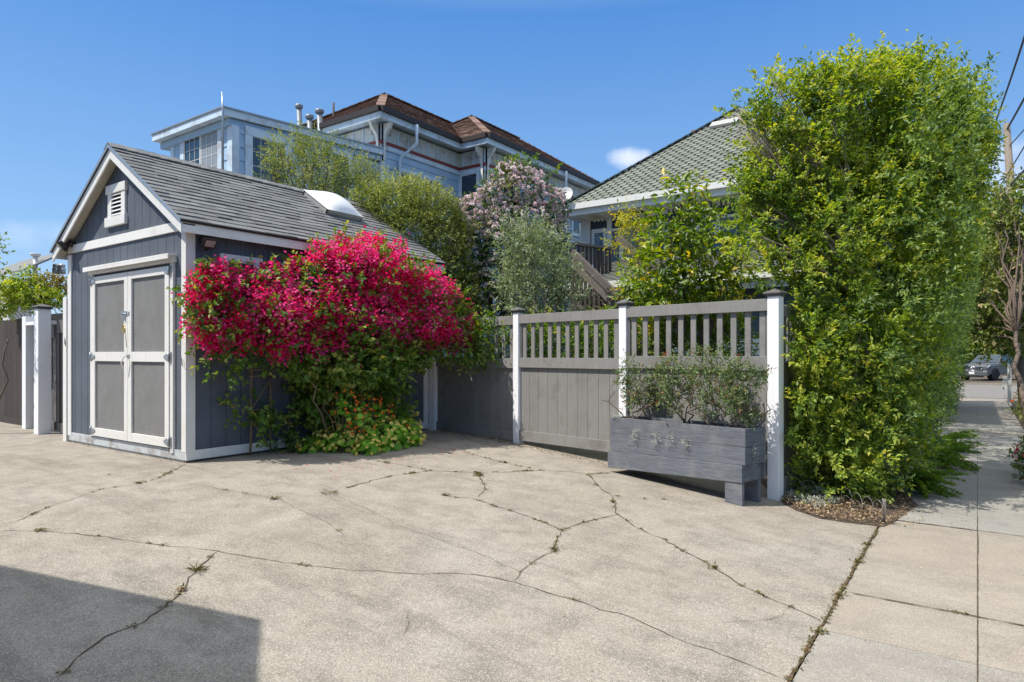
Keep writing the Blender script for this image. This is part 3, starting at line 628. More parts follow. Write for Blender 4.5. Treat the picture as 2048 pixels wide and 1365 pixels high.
# small window on the side, mostly behind the bougainvillea
def window(parent, c, u, n, w, h, fw, mats, grid=(1, 1), proud=.03, bars=.012, hdr=0, curtain=0, name='window', sashes=1):
    """c centre on the wall, u across, n outward"""
    c, u, n = Vector(c), Vector(u).normalized(), Vector(n).normalized(); z = Vector((0, 0, 1))
    wi = bpy.data.objects.new(name, None); C.objects.link(wi); wi.parent = parent; wi.location = c-wloc(parent)
    def bx(mb, a0, a1, b0, b1, d0, d1): mb.obox(c+u*a0+z*b0+n*d0, u*(a1-a0), z*(b1-b0), n*(d1-d0))
    mb = MB(); W2, H2 = w/2, h/2
    bx(mb, -W2-fw-hdr, W2+fw+hdr, H2, H2+fw*1.15, 0, proud+.006); bx(mb, -W2-fw, W2+fw, -H2-fw, -H2, 0, proud+.008); bx(mb, -W2-fw, -W2, -H2, H2, 0, proud); bx(mb, W2, W2+fw, -H2, H2, 0, proud)
    mb.build('frame', mats[0], wi)
    mb = MB()
    for s in range(sashes):
        a, b = -W2+w*s/sashes, -W2+w*(s+1)/sashes; f = .035*(1 if sashes > 1 else .6); d = proud-.008-.008*s
        bx(mb, a, a+f, -H2, H2, .008, d); bx(mb, b-f, b, -H2, H2, .008, d); bx(mb, a+f, b-f, -H2, -H2+f, .008, d); bx(mb, a+f, b-f, H2-f, H2, .008, d)
        for i in range(1, grid[0]): x = a+f+(b-a-2*f)*i/grid[0]; bx(mb, x-bars/2, x+bars/2, -H2+f, H2-f, .008, .016)
        for i in range(1, grid[1]): y = -H2+f+(h-2*f)*i/grid[1]; bx(mb, a+f, b-f, y-bars/2, y+bars/2, .008, .0155)
    mb.build('sash', mats[1], wi)
    mb = MB(); bx(mb, -W2, W2, -H2, H2, .001, .007); mb.build('pane', mats[2], wi)
    if curtain: mb = MB(); bx(mb, -W2+.04+curtain*w*.5, -.04 if curtain == 0 else W2*.98-.04, -H2+.04, H2-.04, .0072, .009); mb.build('curtain', M['curtain'], wi)
    return wi
window(shed, (XS, 5.0, 2.28), (0, 1, 0), (1, 0, 0), .42, .58, .065, (M['white'], M['white'], M['glass']), proud=.03, hdr=.03)
window(shed, (XS, 5.86, 2.25), (0, 1, 0), (1, 0, 0), .42, .58, .065, (M['white'], M['white'], M['glass']), proud=.03, hdr=.03)
# flood lights
def flood(c, n, name='flood_light'):
    c, n = Vector(c), Vector(n).normalized(); mb = MB(); mb.lathe(c, [(.055, 0), (.055, .02), (.04, .05), (.02, .06)], 12, axis=n)
    h = c+n*.11+Vector((0, 0, -.02)); mb.tube([c+n*.04, h], .018, 8)
    u = Vector((0, 0, 1)).cross(n).normalized(); f = (n+Vector((0, 0, -.7))).normalized(); w = f.cross(u).normalized()
    o = h-u*.075-w*.055+f*.0; mb.obox(o, u*.15, w*.11, f*.055); mb.obox(o-u*.008-w*.008+f*.055, u*.166, w*.126, f*.012)
    mb.tube([c+n*.05+Vector((0, 0, -.03)), c+n*.09+Vector((0, 0, -.12))], [.02, .03], 8)
    fl = mb.build(name, M['bronze'], shed)
    mb = MB(); mb.obox(o+u*.012+w*.012+f*.0675, u*.126, w*.086, f*.002); mb.build('lens', M['alu'], fl)
flood((XS+.002, 4.48, 2.78), (1, 0, 0)); flood((XL+.16, YF-.026, 3.02), (-.2, -1, 0))
# small brackets on corner boards
for x, z in ((XL-.05, 1.55), (XS-.03, 1.27)):
    mb = MB(); mb.tube([(x-.012, YF-.045, z+.05), (x-.012, YF-.045, z-.05), (x, YF-.045, z-.06), (x+.012, YF-.045, z-.05), (x+.004, YF-.045, z+.02), (x+.02, YF-.045, z-.08)], .0035, 5); mb.build('wire_hook', M['bronze'], shed)
# skylight dome on the right slope
nrm = Vector((PT, 0, 1)).normalized(); vv = Vector((-1, 0, PT)).normalized(); uu = Vector((0, 1, 0))
sc0 = Vector((RX+.50, 7.48, roofz(RX+.50))); hw, hh = .38, .37
mb = MB()
for a, b, w, h in ((-hw, -hh, 2*hw, .03), (-hw, hh-.03, 2*hw, .03), (-hw, -hh, .03, 2*hh), (hw-.03, -hh, .03, 2*hh)):
    mb.obox(sc0+uu*a+vv*b+nrm*.0, uu*w, vv*h, nrm*.10)
sky_l = mb.build('skylight', M['alu'], shed)
mb = MB(); n = 12; vs = []
for j in range(n+1):
    for i in range(n+1):
        a = -1+2*i/n; b = -1+2*j/n; z = .105+.15*((1-a**2)*(1-b**2))**.8; vs.append(sc0+uu*a*(hw+.02)+vv*b*(hh+.02)+nrm*z)
mb.add(vs, [(j*(n+1)+i, j*(n+1)+i+1, (j+1)*(n+1)+i+1, (j+1)*(n+1)+i) for j in range(n) for i in range(n)], sm=True)
mb.build('dome', M['skylight'], sky_l)

# ------------------------------------------------------------------ front fence
def fl(X): return 8.34-.179*(X+5.81)
FD = Vector((1, -.179, 0)).normalized(); FN = Vector((-.179, -1, 0)).normalized()   # along, toward the camera side
PS = [Vector((-7.87, fl(-7.87), 0)), Vector((-5.81, fl(-5.81), 0)), Vector((-3.83, fl(-3.83), 0)), Vector((-1.83, fl(-1.83), 0))]
fence = thing('slatted_fence', 'taupe fence with white posts and open slatted top between shed and hedge', 'fence', (-4.8, 8.15, 0))
def post(parent, c, zb, zt, w=.115, mat='post_white', cap=True, d=FD, n=FN):
    mb = MB(); c = Vector(c); mb.obox(Vector((c.x, c.y, zb))-d*w/2-n*w/2, d*w, n*w, (0, 0, zt-zb)); po = mb.build('post', M[mat], parent, bev=.004)
    if cap:
        mb = MB(); b = Vector((c.x, c.y, zt)); k = w/2+.012; mb.obox(b-d*k-n*k, d*2*k, n*2*k, (0, 0, .03)); k += .022
        q = [b+Vector((0, 0, .03))+d*a*k+n*e*k for a, e in ((-1, -1), (1, -1), (1, 1), (-1, 1))]; r = [p_+Vector((0, 0, .015)) for p_ in q]
        mb.add(q+r+[b+Vector((0, 0, .092))], [(3, 2, 1, 0), (0, 1, 5, 4), (1, 2, 6, 5), (2, 3, 7, 6), (3, 0, 4, 7), (4, 5, 8), (5, 6, 8), (6, 7, 8), (7, 4, 8)]); mb.build('post_cap', M['cap'], po)
    return po
TOPS = [1.90, 1.985, 1.985, 1.985]; ws = [.16, .115, .115, .13]
for i, p_ in enumerate(PS): post(fence, p_, g(p_.x)-.02, TOPS[i], ws[i], cap=(i > 0))
mb = MB(); mb.obox(PS[0]-FD*.2+FN*.02+Vector((0, 0, .3)), FD*.09, FN*.04, (0, 0, 1.1)); mb.build('side_board', M['white'], fence)
def bay(parent, a, b, wa, wb, mat, z=(1.93, 1.80, 1.285, 1.135, .155, .01), nsl=11, nb=10, top=True, d=FD, n=FN):
    A = Vector((a.x, a.y, 0))+d*wa/2; L = (Vector((b.x, b.y, 0))-Vector((a.x, a.y, 0))).length-wa/2-wb/2; zt, zt2, zm, zm2, zk, zb = z
    def bx(mb, s0, s1, n0, n1, z0, z1): mb.obox(A+d*s0+n*n0+Vector((0, 0, z0)), d*(s1-s0), n*(n1-n0), (0, 0, z1-z0))
    if top:
        mb = MB(); bx(mb, 0, L, .012, .05, zt2, zt); mb.build('top_rail', mat, parent, bev=.003)
        for k in range(nsl):
            s = L*(k+.55)/nsl; mb = MB(); bx(mb, s-.035, s+.035, -.01, .011, zm-.05, zt2+.06); mb.build('slat', mat, parent)
        for s0 in (0, L-.03): mb = MB(); bx(mb, s0, s0+.03, -.02, .02, zm, zt2); mb.build('side_stile', mat, parent)
    mb = MB(); bx(mb, 0, L, .012, .05, zm2, zm); mb.build('mid_rail', mat, parent, bev=.003)
    mb = MB(); w = L/nb
    for k in range(nb): bx(mb, k*w+.0025, (k+1)*w-.0025, -.008+rnd.uniform(-.002, .002), .008, zk-.03, zm2+.02)
    bx(mb, 0, L, -.02, -.011, zk-.03, zm2+.02); mb.build('board_panel', mat, parent)
    mb = MB(); bx(mb, 0, L, .009, .038, zb, zk); mb.build('kick_board', mat, parent, bev=.003)
z2 = (1.95, 1.815, 1.29, 1.14, .17, .015)
bay(fence, PS[0], PS[1], ws[0], ws[1], M['fence_gray'], z=(1.94, 1.80, 1.28, 1.125, .15, .0))
bay(fence, PS[1], PS[2], ws[1], ws[2], M['fence_gray'], z=z2); bay(fence, PS[2], PS[3], ws[2], ws[3], M['fence_gray'], z=(1.965, 1.83, 1.32, 1.16, .17, .0))
sf = thing('side_fence', 'taupe board fence with slatted top running back behind the tall hedge', 'fence', (-1.85, 10, -.3))
Q = [Vector((-1.80, 7.80, 0)), Vector((-1.86, 10.2, 0)), Vector((-1.9, 12.6, 0))]; sd = (Q[1]-Q[0]).normalized(); sn = Vector((sd.y, -sd.x, 0))
for a, b in zip(Q, Q[1:]): bay(sf, a, b, 0, .1, M['fence_gray'], z=(1.9, 1.77, 1.27, 1.25, -.04, -.22), nsl=12, nb=12, d=sd, n=sn)
for q in Q[1:]: post(sf, q, -.4, 1.98, .1, 'fence_gray', d=sd, n=sn)

# ------------------------------------------------------------------ planter box
pl = thing('planter_box', 'long weathered blue grey plank planter box on a short leg, full of blueberry-like shrubs', 'planter', (-2.9, 7.3, -.2))
A = Vector((-3.80, 7.50, 0)); B = Vector((-1.975, 6.985, 0)); PD = (B-A).normalized(); PN = Vector((PD.y, -PD.x, 0)); PL = (B-A).length; DEP = .36
def pbx(mb, s0, s1, n0, n1, z0, z1): mb.obox(A+PD*s0+PN*n0+Vector((0, 0, z0)), PD*(s1-s0), PN*(n1-n0), (0, 0, z1-z0))
zz = [.565, .368, .180, -.005]; zl = [.545, .340, .118, -.095]
def tilt(mb, s0, s1, n0, n1, k):
    f = lambda s, i, o=0: (lambda q: Vector((q.x, q.y, zl[i]+(zz[i]-zl[i])*s/PL+o)))(A+PD*s)
    mb.hexa([f(s0, k+1, .003)+PN*n0, f(s1, k+1, .003)+PN*n0, f(s1, k+1, .003)+PN*n1, f(s0, k+1, .003)+PN*n1, f(s0, k)+PN*n0, f(s1, k)+PN*n0, f(s1, k)+PN*n1, f(s0, k)+PN*n1])
for k in range(3):
    e = .03 if k == 2 else 0
    mb = MB(); tilt(mb, -e, PL-(.03 if k == 2 else .002*k), -.035+e*.4, e*.4+.002*k, k); mb.build('front_plank', M['planter'], pl, bev=.003)
    mb = MB(); pbx(mb, PL-.035-e, PL-e, -DEP, -.036+e*.4, zz[k+1]+.003, zz[k]-.002); mb.build('end_plank', M['planter'], pl, bev=.003)
    mb = MB(); pbx(mb, 0, .035, -DEP, -.036, zl[k+1]+.003, zl[k]-.002); mb.build('end_plank', M['planter'], pl)
    mb = MB(); tilt(mb, .0, PL, -DEP-.035, -DEP, k); mb.build('back_plank', M['planter'], pl)
mb = MB(); mb.obox(A+PD*(PL-.24)+PN*-.04+Vector((0, 0, -.27)), PD*.205, PN*.045, (0, 0, .262)); mb.build('leg', M['planter'], pl, bev=.003)
mb = MB(); mb.obox(A+PD*(PL-.24)+PN*(-DEP)+Vector((0, 0, -.27)), PD*.205, PN*.05, (0, 0, .262)); mb.build('leg', M['planter'], pl, bev=.003)
mb = MB(); mb.prism([A+PD*.5+PN*-.05+Vector((0, 0, -.01)), A+PD*1.6+PN*-.05+Vector((0, 0, -.03)), A+PD*1.55+PN*-.3+Vector((0, 0, -.05)), A+PD*.5+PN*-.3+Vector((0, 0, -.03))], (0, 0, .012)); mb.build('bottom_board', M['bamboo'], pl)
mb = MB(); pbx(mb, .036, PL-.036, -DEP+.001, -.037, .40, .52); mb.build('planter_soil', M['soil'], pl)

# ------------------------------------------------------------------ gate and fences on the left of the shed
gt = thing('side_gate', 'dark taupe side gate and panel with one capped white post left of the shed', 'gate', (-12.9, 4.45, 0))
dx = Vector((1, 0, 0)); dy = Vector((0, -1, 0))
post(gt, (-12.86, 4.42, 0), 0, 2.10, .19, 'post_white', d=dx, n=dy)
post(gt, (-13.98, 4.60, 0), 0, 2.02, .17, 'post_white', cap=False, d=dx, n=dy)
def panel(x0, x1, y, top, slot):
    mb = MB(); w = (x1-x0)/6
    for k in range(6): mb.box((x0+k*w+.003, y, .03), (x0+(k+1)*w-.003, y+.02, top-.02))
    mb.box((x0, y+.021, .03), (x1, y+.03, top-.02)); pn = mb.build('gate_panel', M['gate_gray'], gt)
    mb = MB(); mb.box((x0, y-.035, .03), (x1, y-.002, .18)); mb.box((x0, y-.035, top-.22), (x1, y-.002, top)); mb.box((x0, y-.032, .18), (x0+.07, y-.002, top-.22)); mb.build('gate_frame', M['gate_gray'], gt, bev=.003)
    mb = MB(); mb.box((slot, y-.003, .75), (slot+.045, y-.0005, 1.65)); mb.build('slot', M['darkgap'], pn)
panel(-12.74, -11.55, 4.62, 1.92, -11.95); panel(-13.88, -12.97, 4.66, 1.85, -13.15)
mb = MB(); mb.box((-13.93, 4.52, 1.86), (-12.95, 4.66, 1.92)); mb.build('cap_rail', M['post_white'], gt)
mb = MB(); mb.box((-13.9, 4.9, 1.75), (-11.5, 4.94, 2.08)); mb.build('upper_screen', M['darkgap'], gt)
of = thing('board_fence', 'dark weathered board fence at the left edge beyond the white gate post', 'fence', (-14.8, 4.75, 0))
mb = MB()
for k in range(14): mb.box((-14.1-.15*k, 4.72, .02), (-14.1-.15*k+.145, 4.745, 2.02+rnd.uniform(-.02, .02)))
mb.build('boards', M['old_wood'], of); mb = MB(); mb.box((-16.2, 4.70, .0), (-13.9, 4.715, .12)); mb.build('bottom_rail', M['old_wood'], of)

# ------------------------------------------------------------------ houses behind
def frame_obj(name, parent, loc): o = bpy.data.objects.new(name, None); C.objects.link(o); o.parent = parent; o.location = Vector(loc)-wloc(parent); return o
def lap(mb, p, q, z0, z1, n, ex=.29, th=.02, m=0):
    """lap siding from p to q (x, y) between z0 and z1, n outward"""
    p = Vector((p[0], p[1], 0)); q = Vector((q[0], q[1], 0)); n = Vector(n).normalized(); z = z0
    while z < z1-.01:
        zt = min(z+ex, z1); a, b = Vector((0, 0, z)), Vector((0, 0, zt))
        mb.add([p+a+n*th, q+a+n*th, q+b+n*.003, p+b+n*.003, p+a, q+a], [(0, 1, 2, 3), (4, 5, 1, 0)], m); z += ex
    mb.add([p+Vector((0, 0, z0)), q+Vector((0, 0, z0)), q+Vector((0, 0, z1)), p+Vector((0, 0, z1))], [(0, 1, 2, 3)], m)

# pale blue two storey house with a brown hip roof
vh = thing('blue_house', 'pale blue wooden house with brown hip roof, red trim line and ornate eave brackets', 'house', (-15.5, 17, 0))
VX, VY, JX, JY, EY, EZ = -13.4, 12.6, -12.35, 16.05, 23.7, 8.0; LX = -19.4
ohg = .40; wx, wy, wjx, wjy = VX-ohg, VY+ohg, JX-ohg, JY+ohg
mb = MB(); lap(mb, (wx, wy), (wx, wjy), 0, 7.18, (1, 0, 0)); mb.build('side_wall', M['blue_siding'], vh, fixn=False)
mb = MB(); lap(mb, (wx+.0, wjy), (wjx, wjy), 0, 7.18, (0, -1, 0)); mb.build('bay_front_wall', M['blue_siding'], vh, fixn=False)
mb = MB(); lap(mb, (wjx, wjy), (wjx, EY-.5), 0, 7.18, (1, 0, 0)); mb.build('bay_side_wall', M['blue_siding'], vh, fixn=False)
mb = MB(); lap(mb, (LX+.5, wy), (wx, wy), 0, 7.18, (0, -1, 0)); mb.build('front_wall', M['blue_siding'], vh, fixn=False)
mb = MB(); mb.box((LX+.5, wy+.05, 0), (wx-.05, EY-.5, 7.9)); mb.box((wx-.04, wjy+.05, 0), (wjx-.05, EY-.55, 7.9)); mb.build('core', M['frieze'], vh)
runs = [((LX+.5, wy), (wx, wy), (0, -1, 0)), ((wx, wy), (wx, wjy), (1, 0, 0)), ((wx, wjy), (wjx, wjy), (0, -1, 0)), ((wjx, wjy), (wjx, EY-.5), (1, 0, 0))]
def strip(parent, name, mat, runs, z0, z1, d0, d1, step=None, w=None, ext=0):
    mb = MB()
    for p, q, n in runs:
        p, q, n = Vector((*p, 0)), Vector((*q, 0)), Vector(n); u = (q-p).normalized(); L = (q-p).length
        if step:
            s = step*.5
            while s < L: mb = MB(); mb.obox(p+u*(s-w/2)+n*d0+Vector((0, 0, z0)), u*w, n*(d1-d0), (0, 0, z1-z0)); mb.build(name, mat, parent); s += step
        else: mb.obox(p-u*ext*.0+n*d0+Vector((0, 0, z0)), u*(L+ext), n*(d1-d0), (0, 0, z1-z0))
    return mb.build(name, mat, parent) if not step else None
strip(vh, 'frieze_board', M['frieze'], runs, 7.40, 7.86, .01, .03)
strip(vh, 'frieze_batten', M['blue_trim'], runs, 7.41, 7.85, .03, .055, .42, .045)
strip(vh, 'red_band', M['red_trim'], runs, 7.31, 7.40, .0, .075, ext=.07)
strip(vh, 'white_band', M['blue_trim'], runs, 7.17, 7.31, .0, .05, ext=.045)
# roof: two hips with real thickness, brown shingles
def hip(parent, x0, x1, y0, y1, z, m, mat, base, tab=.3, ex=.17, name='roof_slope', th=.02, hexs=False, rear=None, faces='FRLB', inset1=None):
    """rectangular hip roof; slopes F (-Y), R (+X), L, B"""
    s = min((x1-x0)/2, 99); xm = (x0+x1)/2; ya = y0+s; yb = y1-(inset1 or s); yb = max(yb, ya+.01); rz = z+m*s
    P = {'F': [(x0, y0, z), (x1, y0, z), (xm, ya, rz)], 'R': [(x1, y0, z), (x1, y1, z), (xm, yb, rz), (xm, ya, rz)], 'B': [(x1, y1, z), (x0, y1, z), (xm, yb, rz)], 'L': [(x0, y1, z), (x0, y0, z), (xm, ya, rz), (xm, yb, rz)]}
    for k in faces:
        pts = [Vector(p) for p in P[k]]; u = (pts[1]-pts[0]).normalized(); W_ = (pts[1]-pts[0]).length; top = pts[2]; nrm = u.cross(top-pts[0]).normalized(); nrm = nrm if nrm.z > 0 else -nrm
        v = nrm.cross(u).normalized(); v = v if v.z > 0 else -v; L = (top-pts[0]).dot(v)
        aR = (pts[2]-pts[0]).dot(u); aL = (pts[-1]-pts[0]).dot(u)
        u0 = lambda q, aL=aL, L=L: aL*q/L; u1 = lambda q, W_=W_, aR=aR, L=L: W_-(W_-aR)*q/L
        mb = MB(); mb.prism([p-nrm*.05 for p in pts], nrm*.049, 1, .5)
        if hexs: hexshingles(mb, pts[0], u, v, nrm, L, u0, u1)
        else: shingles(mb, pts[0], u, v, L, ex, u0, u1, tab, th=th, thv=.014)
        mb.build(name, [mat, base], parent)
    mb = MB()
    for a, b in (((x0, y0, z), (xm, ya, rz)), ((x1, y0, z), (xm, ya, rz)), ((xm, ya, rz), (xm, yb, rz)), ((x1, y1, z), (xm, yb, rz))):
        a, b = Vector(a), Vector(b); n = max(1, int((b-a).length/.28))
        for i in range(n): mb.beam(a.lerp(b, i/n)+Vector((0, 0, .03)), a.lerp(b, (i+1.15)/n)+Vector((0, 0, .045)), .24, .025)
    mb.build('hip_cap', mat, parent)
def hexshingles(mb, o, u, v, n, L, u0, u1, w=.27, h=.15):
    """flat pointed-end shingles laid like long hexagons with dark joints"""
    k = 0
    while k*h < L:
        s = k*h; x = u0(min(s, L))//w*w-w+(w/2 if k % 2 else 0)
        while x < u1(min(s, L))+w:
            e = .012; pts = [(x+e*1.2, s), (x+w*.28, s-h*.42+e), (x+w*.72, s-h*.42+e), (x+w-e*1.2, s), (x+w*.72, s+h*.9), (x+w*.28, s+h*.9)]
            q = [(a, min(max(b, 0), L)) for a, b in pts]; c = x+w/2
            if u0(min(s, L))-w*.35 < c < u1(min(s, L))+w*.35:
                q = [(min(max(a, u0(b)), u1(b)), b) for a, b in q]
                mb.add([o+u*a+v*b+n*(.018 if b < s+.01 else .004) for a, b in q], [(0, 1, 2, 3, 4, 5)], 0)
            x += w
        k += 1
ZR = EZ+.16
hip(vh, LX, VX, VY, JY+6, ZR, .65, M['brown_shingle'], M['roof_base'], faces='FRL')
hip(vh, -19.05, JX, JY, EY, ZR, .65, M['brown_shingle'], M['roof_base'], inset1=1.2)
er = [((LX, VY), (VX, VY), (0, -1, 0)), ((VX, VY), (VX, JY), (1, 0, 0)), ((VX, JY), (JX, JY), (0, -1, 0)), ((JX, JY), (JX, EY), (1, 0, 0))]
strip(vh, 'gutter', M['gutter_brown'], er, EZ+.03, EZ+.18, .0, .10, ext=.0)
strip(vh, 'eave_fascia', M['blue_trim'], er, EZ-.14, EZ+.028, -.05, .02, ext=.0)
mb = MB(); mb.box((LX, VY+.05, EZ-.06), (VX-.05, EY, EZ-.03)); mb.box((VX-.05, JY+.05, EZ-.061), (JX-.05, EY, EZ-.031)); mb.build('soffit', M['blue_trim'], vh)
for (cx, cy) in ((wx, wy), (wjx, wjy), (wjx, EY-.5)):
    mb = MB(); mb.box((cx-.14, cy-.03, 0), (cx+.03, cy+.14, 7.858)); cb = mb.build('corner_board', M['blue_trim'], vh)
    for n, u in (((1, 0, 0), (0, 1, 0)), ((0, -1, 0), (-1, 0, 0))):
        n, u = Vector(n), Vector(u); o = Vector((cx, cy, 0))+n*.03+u*.01
        if n.y == 0 and cy > 20: continue
        mb = MB(); pr = [(0, 6.85), (.05, 6.85), (.06, 7.3), (.12, 7.55), (.30, 7.72), (.36, 7.86), (0, 7.86)]
        for nn, uu_ in ((n, u),):
            mb.prism([o+n*a+Vector((0, 0, b)) for a, b in pr], uu_*.09)
            mb.prism([o+u*.0+uu_*a+nn*.0+Vector((0, 0, b)) for a, b in pr], nn*.06)
        br = mb.build('eave_bracket', M['housewhite'], vh)
        mb = MB()
        for k in range(9): a, b = .05+.22*(k % 3)/2, 7.58+.07*(k//3); mb.lathe(o+uu_*a+nn*.061+Vector((0, 0, b+.03)), [(.028, 0), (.012, .02)], 8, axis=nn)
        mb.build('rosette', M['brick'], br)
for (x, y, off) in ((wx+.03, 13.9, 0), (wjx+.03, 20.6, 0)):
    mb = MB(); mb.tube([(x+.5, y, 8.0), (x+.5, y, 7.45), (x+.1, y-.25, 7.05), (x+.06, y-.25, 6.9), (x+.06, y-.25, 0)], .045, 8); mb.build('downpipe', M['blue_trim'], vh)
mb = MB(); mb.box((wx, 13.38, 6.55), (wx+.03, 13.48, 6.72)); mb.build('wall_vent', M['galv'], vh)
TW = (M['blue_trim'], M['housewhite'], M['glass'])
def onwall(px, py, X): return pX(px, py, X)
def winpx(parent, X, a, b, mats, fw=.1, **k):
    """window on the wall x = X whose glass spans the picture points a (top left) to b (bottom right)"""
    p, q = pX(*a, X), pX(*b, X); zt = p.z; zb = k.pop('zb', q.z); return window(parent, (X, (p.y+q.y)/2, (zt+zb)/2), (0, 1, 0), (1, 0, 0), q.y-p.y, zt-zb, fw, mats, **k)
winpx(vh, wx+.022, (800, 342), (838, 400), TW, .07, sashes=2, zb=5.2, curtain=.9); winpx(vh, wx+.022, (848, 356), (880, 400), TW, .07, sashes=2, zb=5.2, curtain=.9)
p = pY(924, 353, wjy); q = pY(955, 353, wjy); window(vh, ((p.x+q.x)/2+.0, wjy-.022, p.z-.75), (1, 0, 0), (0, -1, 0), (q.x-p.x), 1.5, .12, TW)
p = pX(1143, 440, wjx); window(vh, (wjx+.022, p.y+.3, p.z), (0, 1, 0), (1, 0, 0), .5, 1.0, .1, TW)
for px_, py_, h, r in ((598, 216, 1.0, .12), (619, 237, .5, .13), (639, 226, .8, .14)):
    p = W(px_, py_, 19.5); mb = MB(); mb.tube([p+Vector((.12, 0, -h-1)), p], r*.62, 12); mb.lathe(p, [(r*.75, -.02), (r*.95, .0), (r*.95, .08), (r*.4, .12)], 12); mb.build('vent_pipe', M['old_galv'], vh)
p = W(667, 206, 21); mb = MB(); mb.tube([p+Vector((0, 0, -1.0)), p], .035, 8); mb.build('vent_pipe', M['old_wood2'], vh)

# flat roofed annex in front of it
an = thing('flat_roof_annex', 'light blue flat-roofed upper annex with gridded white windows above the shed roof', 'building', (-15, 10.5, 0))
AX, AY, AL, AB = wx-.0, 8.45, -16.45, wy-.01
zf, zb_ = 6.72, 7.02      # roof a touch higher at the back
mb = MB(); lap(mb, (AX, AY), (AX, AY+2.1), 3.0, 6.62, (1, 0, 0), ex=.31); mb.build('side_wall', M['blue_siding'], an, fixn=False)
mb = MB(); y = AY+2.1
while y < AB: mb.box((AX-.03, y, 3.0), (AX, min(y+.145, AB), 6.75)); y += .15
mb.build('panel_wall', M['blue_panel'], an)
mb = MB(); lap(mb, (AL, AY), (AX, AY), 3.0, 6.62, (0, -1, 0), ex=.31); mb.build('front_wall', M['blue_siding'], an, fixn=False)
mb = MB(); mb.box((AL, AY+.03, 0), (AX-.04, AB, 6.6)); mb.build('core', M['blue_panel'], an)
mb = MB(); mb.box((AX-.16, AY-.03, 3), (AX+.035, AY-.001, 6.55)); mb.box((AX+.001, AY, 3), (AX+.035, AY+.15, 6.55)); mb.build('corner_board', M['blue_trim'], an)
mb = MB(); mb.box((AL-.03, AY-.03, 3), (AL+.12, AY+.0, 6.55)); mb.build('corner_board', M['blue_trim'], an)
def slope_box(mb, x0, x1, y0, y1, za0, za1, zb0, zb1, m=0): mb.hexa([(x0, y0, za0), (x1, y0, za0), (x1, y1, zb0), (x0, y1, zb0), (x0, y0, za1), (x1, y0, za1), (x1, y1, zb1), (x0, y1, zb1)], m)
mb = MB(); slope_box(mb, AL-.45, AX+.10, AY-.28, AB, 6.68, 6.84, 6.98, 7.14); mb.build('roof_slab', M['blue_trim'], an)
mb = MB(); slope_box(mb, AL-.40, AX+.02, AY-.1, AB, 6.52, 6.67, 6.82, 6.97); mb.build('roof_edge', M['blue_siding'], an)
mb = MB(); slope_box(mb, AL-.47, AX+.13, AY-.31, AB, 6.841, 6.875, 7.141, 7.175); mb.build('roof_coping', M['galv'], an)
TW2 = (M['blue_trim'], M['housewhite'], M['glass'])
p = pY(371, 278, AY); q = pY(439, 262, AY)
window(an, ((p.x+q.x)/2, AY-.024, p.z-.62), (1, 0, 0), (0, -1, 0), q.x-p.x, 1.15, .16, TW2, grid=(3, 4), sashes=2, curtain=.9)
winpx(an, AX+.024, (503, 272), (570, 300), TW2, .17, zb=5.05, grid=(4, 4))
winpx(an, AX+.024, (664, 306), (697, 320), TW2, .12, zb=5.5)
mb = MB(); p = pY(444, 184, AY-.35); mb.tube([(p.x, AY-.33, 5.0), (p.x, AY-.33, 6.7), (p.x, AY-.35, p.z)], [.024, .022, .010], 8); mb.build('conduit_mast', M['galv'], an)

# slate grey house with the big green-grey hip roof
gh = thing('grey_house', 'slate grey house with large green-grey hip roof and white soffit behind the fence', 'house', (-5.9, 20, -.3))
GX0, GX1, GY, GZ = -9.95, -2.0, 16.25, 5.5
hip(gh, GX0, GX1, GY, GY+9.5, GZ+.05, .82, M['green_shingle'], M['roof_base'], hexs=True, faces='FLR')
gw = (GX0+.75, GX1-.75, GY+.85)
for nm, a, b, n in (('front_wall', (gw[0], gw[2]), (gw[1], gw[2]), (0, -1, 0)), ('side_wall', (gw[1], gw[2]), (gw[1], gw[2]+8), (1, 0, 0))):
    mb = MB(); lap(mb, a, b, -.3, GZ-.55, n, ex=.125, th=.015); mb.build(nm, M['gray_siding'], gh, fixn=False)
mb = MB(); mb.box((gw[0]+.01, gw[2]+.03, -.3), (gw[1]-.03, gw[2]+8, GZ-.1)); mb.build('core', M['gray_siding'], gh)
gr = [((gw[0], gw[2]), (gw[1], gw[2]), (0, -1, 0))]
strip(gh, 'frieze_band', M['navy'], gr, GZ-.55, GZ-.30, .01, .05); strip(gh, 'frieze_moulding', M['housewhite'], gr, GZ-.62, GZ-.55, .0, .07); strip(gh, 'dentil_row', M['housewhite'], gr, GZ-.29, GZ-.2, .0, .09, .13, .07)
mb = MB(); mb.box((GX0, GY+.02, GZ-.13), (GX1, GY+9, GZ-.10)); mb.build('soffit', M['housewhite'], gh)
strip(gh, 'modillion', M['housewhite'], [((GX0+.4, gw[2]), (gw[1], gw[2]), (0, -1, 0))], GZ-.24, GZ-.13, .1, .72, .62, .13)
ge = [((GX0, GY), (GX1, GY), (0, -1, 0))]
strip(gh, 'gutter', M['housewhite'], ge, GZ-.06, GZ+.10, .0, .13); strip(gh, 'fascia', M['housewhite'], ge, GZ-.22, GZ-.061, -.03, .03)
mb = MB(); mb.box((GX0-.13, GY-.1, GZ-.06), (GX0, GY+9, GZ+.1)); mb.build('gutter', M['housewhite'], gh)
mb = MB(); p = pY(1137, 430, GY+.3); mb.tube([(GX0+.25, GY+.05, GZ-.2), (GX0+.25, GY+.25, GZ-.75), (GX0+.6, GY+.6, GZ-.95), (GX0+.75, GY+.8, GZ-1.0)], .05, 8); mb.build('downpipe', M['housewhite'], gh)
GW = (M['housewhite'], M['housewhite'], M['glass'])
